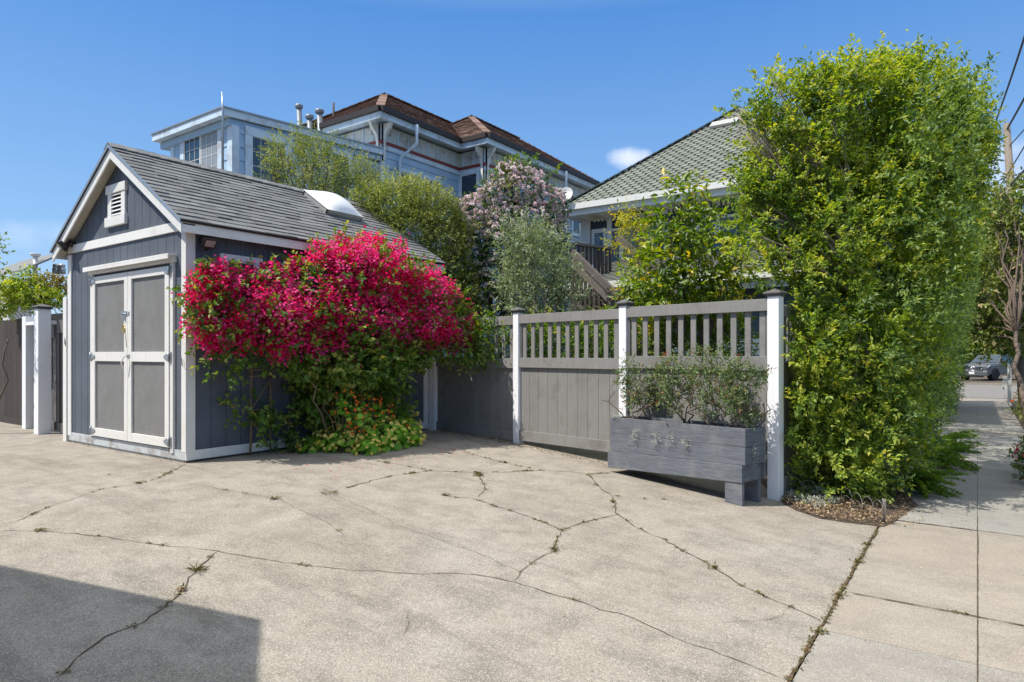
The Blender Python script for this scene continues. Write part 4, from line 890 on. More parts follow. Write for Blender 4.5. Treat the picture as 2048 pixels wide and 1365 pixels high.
def winpy(parent, Y, a, b, mats, fw, **k):
    p, q = pY(*a, Y), pY(b[0], a[1], Y); zb = pY(*b, Y).z; return window(parent, ((p.x+q.x)/2, Y, (p.z+zb)/2), (1, 0, 0), (0, -1, 0), q.x-p.x, p.z-zb, fw, mats, **k)
winpy(gh, gw[2]-.016, (1246, 440), (1330, 512), GW, .10); winpy(gh, gw[2]-.016, (1400, 442), (1432, 468), GW, .11)
p = pY(1212, 438, gw[2]); q = pY(1240, 500, gw[2])
# porch opening with white surround and a half-glazed door inside
d0, d1 = pY(1163, 445, gw[2]), pY(1222, 445, gw[2]); zt = d0.z-.02; zb = pY(1163, 505, gw[2]).z-.4
mb = MB(); mb.box((d0.x, gw[2]-.06, zb), (d0.x+.32, gw[2]-.016, zt)); mb.box((d1.x-.10, gw[2]-.06, zb), (d1.x+.05, gw[2]-.016, zt)); mb.box((d0.x, gw[2]-.061, zt), (d1.x+.1, gw[2]-.016, zt+.12)); mb.build('porch_frame', M['housewhite'], gh)
mb = MB(); mb.box((d0.x+.32, gw[2]-.03, zb), (d1.x-.10, gw[2]-.017, zt)); mb.build('porch_recess', M['old_wood'], gh)
mb = MB(); a, b = d0.x+.36, d0.x+.85; mb.box((a, gw[2]-.05, zb), (a+.1, gw[2]-.031, zt-.25)); mb.box((b-.1, gw[2]-.05, zb), (b, gw[2]-.031, zt-.25)); mb.box((a, gw[2]-.051, zt-.37), (b, gw[2]-.031, zt-.25)); mb.box((a+.1, gw[2]-.045, zb), (b-.1, gw[2]-.032, zt-.37), 1); mb.build('porch_door', [M['housewhite'], M['glass']], gh)
# lower skirt roof over a ground floor bay
SY = 13.3; sx0, sx1, sz0, sz1 = -8.4, -2.6, 2.95, 4.0
u = Vector((1, 0, 0)); o = Vector((sx0, SY, sz0)); v = Vector((0, gw[2]-.1-SY, sz1-sz0)); L = v.length; v = v.normalized(); n = u.cross(v).normalized(); Wd_ = sx1-sx0
mb = MB(); mb.obox(o-n*.05, u*Wd_, v*L, n*.049, 1, .5); hexshingles(mb, o, u, v, n, L, lambda s: 0, lambda s: Wd_); mb.build('skirt_roof', [M['green_shingle'], M['roof_base']], gh)
mb = MB(); mb.box((sx0, SY-.12, sz0-.12), (sx1, SY-.002, sz0+.03)); mb.build('gutter', M['housewhite'], gh)
mb = MB(); mb.box((sx0, SY+.0, sz0-.3), (sx1, SY+.03, sz0-.13)); mb.build('fascia', M['housewhite'], gh)
mb = MB(); lap(mb, (sx0+.4, SY+.5), (sx1-.3, SY+.5), -.3, sz0-.1, (0, -1, 0), ex=.125, th=.015); mb.build('bay_wall', M['gray_siding'], gh, fixn=False)
mb = MB(); mb.box((sx0+.4, SY+.53, -.3), (sx1-.3, gw[2], sz0-.05)); mb.build('bay_core', M['navy'], gh)
p = W(1405, 262, 22.0); mb = MB(); mb.box((p.x-.25, p.y-.2, 6.0), (p.x+.25, p.y+.3, p.z-.05), 0); mb.box((p.x-.30, p.y-.25, p.z-.12), (p.x+.30, p.y+.35, p.z), 0); mb.build('chimney', M['brick'], gh)
p = pY(1450, 258, 19.2); mb = MB(); q = Vector((p.x, p.y, GZ+.05+.82*(p.y-GY))); mb.obox(q+Vector((-.45, 0, .03)), (.9, 0, 0), (0, .25, .205), (0, -.03, .07)); mb.build('roof_vent', M['alu'], gh)
# satellite dish on the eave
dp = W(1133, 390, 18.6); ds = thing('satellite_dish', 'small white round satellite dish on the corner of the grey roof', 'satellite dish', dp)
ax = Vector((.25, -1, .25)).normalized(); mb = MB(); mb.lathe(dp, [(.0, .02), (.10, .028), (.19, .055), (.20, .06), (.195, .045), (.1, .012), (0, .0)], 20, axis=ax); mb.build('dish', M['housewhite'], ds)
mb = MB(); mb.tube([dp-ax*.03, dp+Vector((0, .1, -.2)), Vector((dp.x, dp.y+.1, GZ+.1))], .02, 8); mb.tube([dp+Vector((0, 0, -.2)), dp+ax*.3+Vector((0, 0, -.1)), dp+ax*.33+Vector((0, 0, -.02))], .015, 6); mb.build('mast', M['galv'], ds)

# dark wooden deck rail and stairs
dk = thing('wooden_stairs', 'dark weathered wooden deck with slatted railing and a staircase running down right', 'stairs', (-7.8, 13.5, 0))
Dd = 14.3
a, b = W(1105, 478, 15.6), W(1222, 497, 16.6); zt = 4.05; za = 3.05
a = Vector((a.x, a.y, 0)); b = Vector((b.x, b.y, 0)); zt = W(1115, 485, 15.7).z; zl = zt-.95
mb = MB(); u = (b-a).normalized(); L = (b-a).length; s = 0
while s < L: mb.obox(a+u*s+Vector((0, 0, zl)), u*.085, u.cross(Vector((0, 0, 1)))*.03, (0, 0, .93)); s += .125
mb.build('railing_slats', M['old_wood'], dk)
mb = MB(); mb.beam(a+Vector((0, 0, zt)), b+Vector((0, 0, zt)), .12, .06); mb.beam(a+Vector((0, 0, zl)), b+Vector((0, 0, zl)), .10, .12); mb.build('top_rail', M['old_wood2'], dk)
mb = MB(); mb.obox(a+Vector((0, 0, zl-.06)), b-a, (0, 1.2, 0), (0, 0, .05)); mb.build('deck_floor', M['old_wood2'], dk)
p0, p1 = W(1145, 505, 14.6), W(1275, 632, 13.2)
for off, nm in ((Vector((0, 0, 0)), 'handrail'), (Vector((0, 0, -.22)), 'handrail'), (Vector((0, 0, -1.15)), 'stringer')):
    mb = MB(); mb.beam(p0+off, p1+(p1-p0)*.15+off, .10, .14 if nm == 'handrail' else .28); mb.build(nm, M['old_wood2'], dk)
bk = Vector((.75, .75, .35)); mb = MB(); mb.beam(p0+bk, p1+(p1-p0)*.15+bk, .1, .14); mb.build('handrail', M['old_wood2'], dk)
mb = MB(); n = 16
for i in range(n+1):
    q = p0.lerp(p1+(p1-p0)*.15, i/n); mb.box((q.x-.035, q.y-.02, q.z-1.15), (q.x+.035, q.y+.02, q.z))
mb.build('baluster_row', M['old_wood'], dk)
for i in range(9):
    q = p0.lerp(p1+(p1-p0)*.15, i/8); mb = MB(); mb.box((q.x-.15, q.y, q.z-1.05), (q.x+.85, q.y+.9, q.z-1.0)); mb.build('tread', M['old_wood2'], dk)
for px_ in (1118, 1150, 1185, 1218):
    q = W(px_, 600, 15.4); mb = MB(); mb.box((q.x-.06, q.y-.06, -.1), (q.x+.06, q.y+.06, zl)); mb.build('support_post', M['old_wood'], dk)

# far house seen over the left gate
fh = thing('tan_house', 'distant tan stucco house with grey gable roof above the left gate', 'house', W(80, 700, 34))
def P3(px, py, d): return W(px, py, d)
c0 = W(18, 560, 34); mb = MB(); bb = W(160, 560, 36)
mb.box((-40, 17, 0), (-29.5, 24, W(100, 540, 38).z)); mb.build('wall', M['stucco'], fh)
zr = W(50, 524, 38).z; ze = W(30, 562, 38).z; p = W(48, 524, 38)
mb = MB(); mb.prism([(p.x-1.6, p.y-2, ze-.1), (p.x+6, p.y-2, ze-.1), (p.x+6, p.y, zr), (p.x, p.y, zr)], (0, 0, .1)); mb.build('roof', M['shingle'], fh)
mb = MB(); q = W(28, 565, 36); mb.box((q.x-3, q.y-1, 0), (q.x+2.5, q.y, q.z)); mb.build('gable_wall', M['housewhite'], fh)
mb = MB(); q = W(68, 585, 34); t = W(71, 514, 34); mb.tube([(t.x, t.y, q.z-1.5), t], .11, 10); mb.lathe(t, [(.16, 0), (.25, .12), (.24, .16), (.12, .18)], 12); mb.build('vent_pipe', M['housewhite'], fh)
for px_ in (112, 124):
    t = W(px_, 530, 36); mb = MB(); mb.lathe((t.x, t.y, t.z-.5), [(.18, 0), (.18, .3), (.13, .32), (.16, .36), (.16, .5), (.05, .56)], 10); mb.build('roof_ventilator', M['galv'], fh)

# house beside the camera that throws the shadow across the driveway
nh = thing('neighbouring_house', 'house wall and eave beside the driveway', 'house', (-5, 0, 0))
hc = 3.6; offv = Vector((SUNV.x, SUNV.y))*(hc/-SUNV.z); 
A_, B_, C_ = G(-20, 1130), G(480, 1243), G(455, 1365)
def up(p): return Vector((p.x-offv.x, p.y-offv.y, 0))
c = up(B_); l = up(A_); r = up(C_); l2 = c+(l-c).normalized()*7; r2 = c+(r-c).normalized()*5; bk = l2+r2-c
mb = MB(); mb.prism([c+Vector((0, 0, hc-.25)), l2+Vector((0, 0, hc-.25)), bk+Vector((0, 0, hc-.25)), r2+Vector((0, 0, hc-.25))], (0, 0, .25)); mb.build('roof', M['shingle'], nh)
cen = (c+bk)/2; mb = MB(); mb.prism([q+(cen-q).normalized()*.45 for q in (c, l2, bk, r2)], (0, 0, hc-.25)); mb.build('wall', M['stucco'], nh)

# ------------------------------------------------------------------ plants
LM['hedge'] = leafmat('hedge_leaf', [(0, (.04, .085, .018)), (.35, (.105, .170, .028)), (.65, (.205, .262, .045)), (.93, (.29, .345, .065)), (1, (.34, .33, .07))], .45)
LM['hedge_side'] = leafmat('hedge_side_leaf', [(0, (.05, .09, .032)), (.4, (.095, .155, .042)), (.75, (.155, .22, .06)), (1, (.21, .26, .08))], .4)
LM['olive'] = leafmat('olive_leaf', [(0, (.08, .115, .065)), (.5, (.17, .22, .125)), (1, (.36, .42, .28))], .25)
LM['shrub'] = leafmat('grey_green_bush_leaf', [(0, (.055, .085, .022)), (.45, (.135, .17, .045)), (.8, (.215, .245, .08)), (1, (.30, .30, .14))], .4)
LM['rose'] = leafmat('rose_leaf', [(0, (.022, .05, .015)), (.5, (.055, .10, .025)), (.85, (.11, .155, .035)), (1, (.20, .20, .05))], .3)
LM['persimmon'] = leafmat('large_leaf', [(0, (.045, .09, .016)), (.45, (.11, .175, .022)), (.8, (.19, .24, .03)), (.95, (.30, .30, .035)), (1, (.45, .32, .03))], .45, .38, .5)
LM['maple'] = leafmat('yellow_green_leaf', [(0, (.16, .19, .025)), (.6, (.27, .27, .035)), (1, (.38, .27, .05))], .5)
LM['bougleaf'] = leafmat('bougainvillea_leaf', [(0, (.05, .105, .018)), (.5, (.10, .17, .028)), (.85, (.17, .22, .045)), (1, (.27, .25, .07))], .4)
LM['bract'] = petalmat('bougainvillea_bract', [(0, (.60, .003, .04)), (.35, (.80, .01, .11)), (.7, (.90, .03, .26)), (1, (.93, .13, .42))], .58)
LM['pink'] = petalmat('pink_rose', [(0, (.80, .54, .58)), (.45, (.88, .73, .74)), (1, (.92, .88, .86))], .3)
LM['blueberry'] = leafmat('shrub_leaf', [(0, (.045, .075, .03)), (.5, (.095, .14, .055)), (.85, (.15, .19, .08)), (.95, (.2, .2, .09)), (1, (.25, .07, .03))], .3)
LM['silver'] = leafmat('silver_leaf', [(0, (.22, .24, .20)), (1, (.42, .44, .38))], .15)
LM['nast'] = leafmat('nasturtium_leaf', [(0, (.09, .22, .02)), (.6, (.17, .34, .035)), (1, (.27, .42, .06))], .5)
LM['yellow'] = petalmat('yellow_petal', [(0, (.82, .66, .10)), (1, (.93, .84, .28))], .45)
LM['orange'] = petalmat('orange_petal', [(0, (.62, .05, .01)), (1, (.80, .19, .02))], .35)
LM['fern'] = leafmat('foxtail_fern', [(0, (.06, .13, .012)), (.6, (.12, .21, .02)), (1, (.22, .26, .035))], .4)
LM['litter'] = leafmat('dry_leaf', [(0, (.07, .045, .03)), (.4, (.15, .10, .065)), (.75, (.27, .19, .12)), (1, (.40, .31, .17))], .1)
LM['magnolia'] = leafmat('street_tree_leaf', [(0, (.05, .08, .022)), (.4, (.13, .175, .04)), (.75, (.22, .24, .075)), (1, (.33, .25, .14))], .3)
LM['far'] = leafmat('far_leaf', [(0, (.06, .11, .02)), (.5, (.14, .20, .04)), (1, (.24, .28, .07))], .4)
LM['redleaf'] = leafmat('red_leaf', [(0, (.09, .04, .02)), (.4, (.15, .13, .03)), (1, (.26, .24, .06))], .3)
LM['pinkred'] = petalmat('pink_red_petal', [(0, (.55, .03, .05)), (.6, (.70, .10, .14)), (1, (.75, .30, .25))], .3)

def plant(name, label, cat, base, group=None): return thing(name, label, cat, base, group)
# --- the tall hedge at the sidewalk
hd = plant('tall_hedge', 'very tall bright green overgrown hedge of small leaves between the fence and the sidewalk', 'hedge', (-1.1, 9.5, -.32))
front = [(1650, 930, 75), (1720, 940, 70), (1765, 900, 60), (1620, 860, 50), (1690, 850, 80), (1770, 830, 75), (1630, 780, 60), (1710, 760, 85), (1790, 740, 70), (1620, 690, 45), (1700, 670, 85), (1790, 650, 80), (1680, 985, 45),
 (1590, 620, 55), (1660, 590, 75), (1745, 570, 85), (1825, 590, 70), (1580, 530, 60), (1650, 500, 80), (1740, 470, 90), (1830, 480, 85), (1890, 520, 50),
 (1575, 440, 70), (1640, 400, 85), (1730, 370, 90), (1820, 380, 90), (1895, 400, 65), (1560, 370, 50), (1600, 320, 75), (1690, 280, 90), (1780, 280, 90), (1860, 290, 85), (1925, 310, 55),
 (1545, 270, 50), (1600, 230, 60), (1670, 190, 70), (1750, 170, 75), (1830, 190, 80), (1900, 220, 65), (1950, 260, 42), (1560, 190, 42), (1640, 140, 42), (1700, 125, 38), (1770, 115, 45), (1815, 110, 40), (1870, 150, 45), (1925, 200, 35),
 (1500, 430, 32), (1510, 300, 36), (1500, 245, 30), (1535, 165, 32), (1483, 255, 18), (1475, 205, 14), (1500, 480, 26), (1635, 110, 18), (1820, 85, 20), (1715, 100, 18), (1545, 130, 16), (1500, 400, 28), (1480, 385, 16), (1965, 300, 30)]
def hd_d(px, py):   # distance of the near face of the hedge, from the picture column
    t = (px-1620)/300; return 7.5+max(0, t)**1.3*1.4+(.3 if py < 450 else 0)-(.28 if 620 < py < 960 and px < 1800 else 0)
HB = [(W(x, y, hd_d(x, y)+r/F*8*.35), r/F*hd_d(x, y), (1, 1, 1)) for x, y, r in [(x_, y_+(38 if y_ < 160 else 24 if y_ < 240 else 10 if y_ < 330 else 0), r_*(.88 if y_ < 240 else 1)) for x_, y_, r_ in front]]
side = []
for y in np.arange(8.6, 27, .85):
    rr = .62
    for z in np.arange(.1, 4.7, .78):
        bul = -.95+.14*math.sin(y*1.3+z)+min(.9, max(0, z-1.2)*.32)*(1 if y < 19 else .45)-.1*(z < .5)
        side.append((Vector((bul-.05, y+.3*math.sin(z*3), z)), rr*(1+.15*math.sin(y*2+z*3)), (1, 1, 1)))
o, HP, HDn = foliage('near_foliage', hd, HB, 10800, 20, .053, .026, LM['hedge'], length=.26, shell=.4, bump=.42, fill=.3, up=.4, tshift=.08, leafang=.8, cut=lambda P: (lowf(P, 2.9)+.25*(P[:, 2] < 3) < .62+.5*R.random(len(P))) & ((P[:, 2] < 3.6) | (lowf(P, 1.9) < .5+.6*R.random(len(P))-.1*(P[:, 0] < -1.9))) & (P[:, 0] < -.36+.135*P[:, 2]+.05*np.sin(P[:, 1]*4)*np.sin(P[:, 2]*5)+R.normal(size=len(P))*.04) & (P[:, 2] > -.3) & ((P[:, 0] > -1.72) | (P[:, 2] > 2.1) | (P[:, 1] < 7.5)))
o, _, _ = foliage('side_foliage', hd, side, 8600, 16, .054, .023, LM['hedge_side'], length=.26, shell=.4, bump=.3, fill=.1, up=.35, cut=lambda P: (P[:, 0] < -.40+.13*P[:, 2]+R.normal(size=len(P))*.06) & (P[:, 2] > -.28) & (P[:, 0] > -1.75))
mb = MB(); top = [b for b in HB if b[0].z > 2.2]; roots = [Vector((-1.2+rnd.uniform(-.35, .25), y, -.32)) for y in (8.6, 8.9, 9.3, 9.7, 10.1, 10.6)]
mids = []
for rt in roots:
    m = rt+Vector((rnd.uniform(-.25, .2), rnd.uniform(-.2, .2), 2.3)); branchto(mb, rt, m, .035, .028, .06, 8); mids.append(m)
for b in top:
    m = min(mids, key=lambda q: (q-b[0]).length); pts = branchto(mb, m, b[0], .022, .008, .08, 8, 5)
    for k in range(5):
        u = Vector((rnd.gauss(0, 1), rnd.gauss(0, 1), rnd.gauss(.7, 1))).normalized(); branchto(mb, pts[rnd.randint(2, 6)], b[0]+u*b[1]*rnd.uniform(.8, 1.1), .008, .002, .12, 4, 4)
mb.build('branches', M['bark_pale'], hd)

# --- bougainvillea over the shed side
bv = plant('bougainvillea', 'large magenta bougainvillea in full bloom spilling over the shed side and fence', 'flowering bush', (-7.1, 6.6, 0))
up_ = [(405, 590, 38, .38), (400, 640, 30, .36), (430, 560, 30, .36), (440, 620, 50, .5), (470, 670, 38, .6), (500, 610, 50, .5), (490, 555, 24, .36), (560, 640, 60, .7), (560, 580, 38, .45), (540, 550, 20, .36), (590, 545, 24, .4), (620, 560, 40, .5),
 (640, 610, 62, .75), (660, 550, 50, .6), (690, 510, 34, .5), (640, 505, 18, .45), (720, 560, 65, .75), (740, 510, 38, .55), (700, 660, 55, .95), (620, 680, 40, .85), (790, 560, 62, .8), (770, 640, 62, 1.0), (840, 600, 60, .9), (830, 560, 38, .7), (890, 610, 44, .95), (860, 650, 46, 1.1), (900, 655, 34, 1.15), (925, 640, 32, 1.1), (932, 670, 30, 1.2), (948, 692, 18, 1.2), (560, 690, 28, .8), (420, 680, 22, .4), (430, 545, 16, .3)]
lo_ = [(480, 700, 20, .4), (545, 705, 24, .5), (600, 715, 32, .6), (660, 728, 44, .7), (720, 725, 52, .85), (780, 715, 44, .9), (830, 690, 34, .95), (870, 690, 26, 1.0), (690, 780, 45, .4), (640, 775, 38, .35), (745, 775, 38, .42), (610, 800, 28, .28), (655, 835, 36, .28), (715, 835, 40, .3), (765, 835, 26, .3), (598, 850, 16, .2), (548, 830, 14, .2), (520, 820, 14, .25), (475, 815, 15, .25), (525, 850, 16, .25), (800, 760, 24, .6), (790, 810, 20, .5), (460, 740, 14, .3), (640, 885, 18, .25), (845, 730, 13, 1.0), (420, 715, 10, .25)]
def bb_(l):
    out = []
    for x, y, r, e in l:
        p = pX(x, y, XS+e); d = p.x*-SN+p.y*CS; out.append((p, r/F*d, (.75, 1, 1)))
    return out
BU, BL = bb_([(a_, b_, c_, max(e_*.82, .32) if a_ < 780 else e_) for a_, b_, c_, e_ in up_]), bb_(lo_); sidecut = lambda P: (P[:, 0] > XS+.03) & (P[:, 2] > 0) & ((P[:, 2] < 2.85) | (P[:, 0] > EX+.02) | (P[:, 2] > RZ-np.abs(P[:, 0]-RX)*PT+.06)) & ((P[:, 0] < -7.9) | (P[:, 1] < 8.34-.179*(P[:, 0]+5.81)-.06))
foliage('foliage', bv, BU, 1700, 8, .062, .040, LM['bougleaf'], length=.16, shell=.5, up=.1, cut=sidecut, bump=.3)
foliage('lower_foliage', bv, BL, 1250, 8, .072, .05, LM['bougleaf'], length=.2, shell=.7, up=-.25, cut=sidecut, tshift=-.02, bump=.4, fill=.3)
P, D, fr = crown(BU, 5200, .3, bump=.35, fill=.03); k = sidecut(P); P, D = P[k], D[k]
# patches without flowers
nz = np.sin(P[:, 1]*3.1+P[:, 2]*2.3)+np.sin(P[:, 2]*6.7-P[:, 1]*1.9)+np.sin(P[:, 0]*8+P[:, 1]*5.7)*.8+R.normal(size=len(P))*.6
low = np.clip((1.55-P[:, 2])*3.2, 0, 1.6)*(P[:, 1] < 7.6)
k = (nz-low > -1.15); P, D = P[k], D[k]
p, d, nn, t = clumps(P, D, 9, .045, up=.1, out=.7, jit=1.0, tjit=.12, tbase=(0, .8))
t = t+.24+.22*lowf(p, 2.2); k = sidecut(p); p, d, nn, t = p[k], d[k], nn[k], t[k]
V, Fc, T = leaf_arrays(p, d, nn, R.uniform(.034, .055, len(p)), R.uniform(.034, .050, len(p)), t, .22, .1)
tag(npmesh('blossoms', V, Fc, T, LM['bract'], bv), kind='stuff')
mb = MB()
for a, b in (((686, 905), (684, 690)), ((696, 905), (705, 700)), ((670, 905), (640, 700)), ((690, 900), (760, 700)), ((665, 900), (590, 720)), ((700, 900), (800, 690))):
    p, q = pX(*a, XS+.55), pX(*b, XS+.6); p.z = 0; branchto(mb, p, q, .018, .009, .15, 8, 6)
for _ in range(60):
    b = rnd.choice(BU); a = rnd.choice(BU[8:]); 
    if (a[0]-b[0]).length < 1.1: branchto(mb, a[0], b[0], .006, .003, .4, 5, 4)
mb.build('stems', M['bamboo'], bv)
# trellises
def trellis(pxs, off, ztop, lab, rungs):
    base = pX(pxs[0], 900, XS+off); t = thing('bamboo_trellis', lab, 'trellis', (base.x, base.y, 0), 'trellises leaning on the shed side'); ys = []
    for i, px in enumerate(pxs):
        p = pX(px, 800, XS+off); ys.append(p.y); mb = MB(); x = XS+off
        mb.tube([(x+rnd.uniform(-.01, .01), p.y+rnd.uniform(-.01, .01), z) for z in np.linspace(0, ztop[i], 6)], .014, 8); mb.build('pole', M['bamboo'], t)
    for z, i, j in rungs: mb = MB(); mb.tube([(XS+off+.02, ys[i]-.04, z), (XS+off+.02, ys[j]+.04, z+.01)], .010, 6); mb.build('rung', M['bamboo'], t)
    for z0, z1, i, j in ((.62, 1.05, 0, 1), (.45, .05, 0, 1)): mb = MB(); mb.tube([(XS+off+.03, ys[i], z0), (XS+off+.03, ys[j], z1)], .009, 6); mb.build('brace', M['bamboo'], t)
trellis((502, 540, 577), .10, (1.3, .98, .55), 'bamboo trellis ladder leaning on the shed, left of the bougainvillea stems', ((1.13, 0, 1), (1.05, 0, 1), (.60, 0, 1), (.35, 1, 2)))
trellis((732, 764, 790), .10, (1.2, 1.0, .6), 'bamboo trellis half hidden behind the right side of the bougainvillea', ((1.1, 0, 1), (.95, 0, 1), (.55, 0, 1), (.3, 1, 2)))

# --- nasturtiums
def flowers(name, parent, P, Nn, r, mat, t=None, petals=5, cen=None):
    n = 10; V, Fc, T = disc_arrays(P, Nn, r, R.random(len(P)) if t is None else t, n=n, petals=petals, cup=.28)
    o = tag(npmesh(name, V, Fc, T, mat, parent), kind='stuff')
    if cen is not None:
        V, Fc, T = disc_arrays(P+unit(Nn)*.006, Nn, r*.2, R.random(len(P)), n=6, cup=.1); tag(npmesh(name.replace('petals', 'centres'), V, Fc, T, cen, parent), kind='stuff')
def gblobs(l):
    out = []
    for x, y, r, h in l:   # picture point of the base on the ground, height of the lump centre
        p = G(x, y); d = p.x*-SN+p.y*CS; out.append((Vector((p.x, p.y, h)), r/F*d, (1, 1, .8)))
    return out
def nasturtium(lab, bl, nleaf, nfl, lr, fmat, fr_, cen):
    c = bl[0][0]; t = plant('nasturtium', lab, 'flowering plant', (c.x, c.y, 0)); P, D, fr = crown(bl, nleaf, .5, bump=.2); k = P[:, 2] > .015; P, D = P[k], D[k]
    Nn = D*.7+np.array([0, -.35, .8])+R.normal(size=P.shape)*.35; V, Fc, T = disc_arrays(P, Nn, R.uniform(*lr, len(P)), R.random(len(P)), n=9, cup=.12); npmesh('leaves', V, Fc, T, LM['nast'], t)
    P, D, fr = crown(bl, nfl*2, .06, bump=.2, fill=0); k = (P[:, 2] > .03); P, D = P[k]+D[k]*.02, D[k]
    cc = c; k = (D@np.array([.58, -.815, .5])) > -.2; P, D = P[k], D[k]
    flowers('petals', t, P, D*.8+np.array([.25, -.6, .45])+R.normal(size=P.shape)*.3, R.uniform(*fr_, len(P)), fmat, cen=cen)
    mb = MB()
    for q in P[:60]: mb.tube([(q[0]*.6+c.x*.4, q[1]*.6+c.y*.4, 0), tuple(q-np.array([0, 0, .01]))], .003, 4)
    mb.build('stems', M['stem'], t)
nasturtium('yellow flowering nasturtium mound at the foot of the bougainvillea', gblobs([(770, 897, 50, .12), (720, 898, 48, .11), (680, 902, 42, .1), (810, 890, 38, .13), (745, 880, 46, .2), (800, 875, 34, .24), (640, 900, 26, .08), (590, 895, 18, .05), (615, 905, 20, .05), (735, 908, 30, .06), (830, 893, 18, .08)]), 1050, 430, (.028, .06), LM['yellow'], (.024, .035), LM['orange'])
nasturtium('orange nasturtium climbing behind the yellow one, red-orange flowers', [(pX(x, y, XS+.95), r/F*9, (1, 1, 1)) for x, y, r in ((700, 830, 32), (690, 810, 22), (730, 850, 28), (760, 830, 26), (740, 810, 20), (690, 790, 12), (800, 850, 16), (720, 870, 28))], 170, 75, (.022, .045), LM['orange'], (.02, .03), LM['yellow'])
wd_ = plant('ground_plant', 'small dark green low plant at the base of the trellis', 'plant', G(575, 905)); foliage('leaves', wd_, gblobs([(575, 902, 26, .06), (605, 906, 24, .05), (625, 880, 14, .1)]), 160, 7, .04, .022, LM['rose'], length=.08)

# --- bushes behind the shed
def bush(name, lab, cat, lst, d, n, per, L, Wd, mat, base=None, r0=.04, sq=(1, 1, 1), length=.18, stems=3, bark='bark', group=None, **k):
    bl = blobs_px(lst, d=d, sq=sq); cen = sum((b[0] for b in bl), Vector())/len(bl); base = base or Vector((cen.x, cen.y, g(cen.x)))
    t = plant(name, lab, cat, base, group); o, P, D = foliage('foliage', t, bl, n, per, L, Wd, LM[mat], length=length, **k)
    branches('branches', t, base, bl, M[bark], r0, stems=stems); return t, bl, P, D
bush('olive_green_tree', 'sparse olive-green tree rising behind the skylight of the shed', 'tree', [(575, 320, 34), (560, 300, 16), (548, 330, 16), (605, 290, 18), (630, 310, 28), (660, 300, 16), (600, 360, 40), (650, 360, 48), (700, 350, 38), (690, 380, 40), (740, 360, 24), (730, 390, 32), (545, 355, 14), (620, 400, 40)], 13.2, 1500, 12, .05, .016, 'shrub', length=.3, up=.7, fill=.3, r0=.06, bump=.4)
bush('green_bush', 'dense yellow-green rounded bush behind the far end of the shed', 'bush', [(800, 410, 46), (770, 430, 40), (855, 415, 42), (880, 440, 38), (820, 470, 60), (880, 490, 50), (850, 540, 50), (900, 540, 44), (915, 590, 40), (870, 590, 40), (780, 480, 36), (900, 620, 34), (925, 470, 20), (740, 400, 26)], 12.6, 6500, 10, .045, .018, 'shrub', length=.22, up=.5, r0=.04, tshift=.05)
# rose over an arbour
t, bl, P, D = bush('climbing_rose', 'big climbing rose bush covered in pale pink blossoms behind the fence', 'rose bush', [(1000, 400, 40), (1050, 385, 40), (1090, 410, 34), (955, 425, 34), (1000, 440, 48), (1060, 440, 50), (1100, 440, 28), (950, 470, 42), (1010, 490, 52), (1075, 490, 44), (940, 520, 40), (1000, 550, 50), (960, 580, 44), (930, 600, 30), (1030, 600, 44), (985, 615, 36), (1105, 470, 22), (1110, 500, 16), (1010, 350, 18), (1030, 335, 10), (925, 425, 16), (1040, 360, 24)], 13.0, 2900, 8, .055, .032, 'rose', length=.2, up=.1, r0=.04, tshift=-.03)
P, D, fr = crown(bl, 4200, .12, bump=.25, fill=0); f = (P[:, 2] > 3.6)*1.0+(P[:, 2] <= 3.6)*.16*(P[:, 0] < -5.9+0*P[:, 0]); k = (R.random(len(P)) < f) & ((D@np.array([.58, -.815, .3])) > -.35); P, D = P[k], D[k]
k0 = np.repeat(np.arange(len(P)), 9); u = unit(R.normal(size=(len(k0), 3))+D[k0]*.8); rr = R.uniform(.040, .066, len(P))[k0]
V, Fc, T = leaf_arrays(P[k0]+D[k0]*.03, u, R.normal(size=u.shape)+D[k0], rr, rr*.9, (R.random(len(P))[k0]*.7+.15+R.normal(size=len(k0))*.1), .3, .2)
tag(npmesh('blossoms', V, Fc, T, LM['pink'], t), kind='stuff')
mb = MB()
for a, b in (((1030, 350), (1062, 318)), ((1010, 360), (1000, 335)), ((1080, 390), (1110, 335)), ((1050, 360), (1045, 325))): branchto(mb, W(*a, 13), W(*b, 13), .008, .004, .3)
mb.build('shoots', M['stem'], t)
foliage('shoot_foliage', t, blobs_px([(1010, 345, 9), (1030, 332, 9), (1045, 325, 8), (1062, 320, 6), (1105, 345, 5), (1115, 335, 5), (1000, 345, 8)], d=13), 60, 8, .06, .035, LM['bougleaf'], length=.12)
bush('olive_tree', 'small olive tree with narrow silvery grey-green leaves above the gate fence', 'tree', [(1045, 470, 26), (1065, 500, 38), (1030, 520, 24), (1100, 520, 34), (1070, 550, 44), (1115, 555, 32), (1040, 590, 32), (1085, 600, 38), (1130, 605, 28), (1160, 608, 14), (1060, 625, 28), (1110, 625, 28), (1010, 480, 14), (1020, 560, 16), (1095, 480, 14)], 11.2, 1250, 12, .062, .013, 'olive', length=.32, bump=.45, up=.6, r0=.035, bark='bark_pale', fill=.25, leafang=.7, base=Vector((-4.9, 9.6, -.1)))
bush('persimmon_tree', 'glossy large-leaved green tree with a few yellow leaves behind the fence', 'tree', [(1385, 375, 14), (1365, 400, 20), (1395, 420, 26), (1340, 440, 34), (1380, 475, 34), (1305, 480, 16), (1345, 510, 50), (1410, 530, 52), (1460, 510, 22), (1300, 550, 40), (1370, 580, 50), (1440, 580, 36), (1280, 590, 28), (1330, 600, 36), (1470, 560, 14)], 9.9, 390, 9, .105, .046, 'persimmon', length=.34, up=.25, r0=.035, fill=.3, bump=.35, base=Vector((-3.3, 9.9, -.2)), droop=.3)
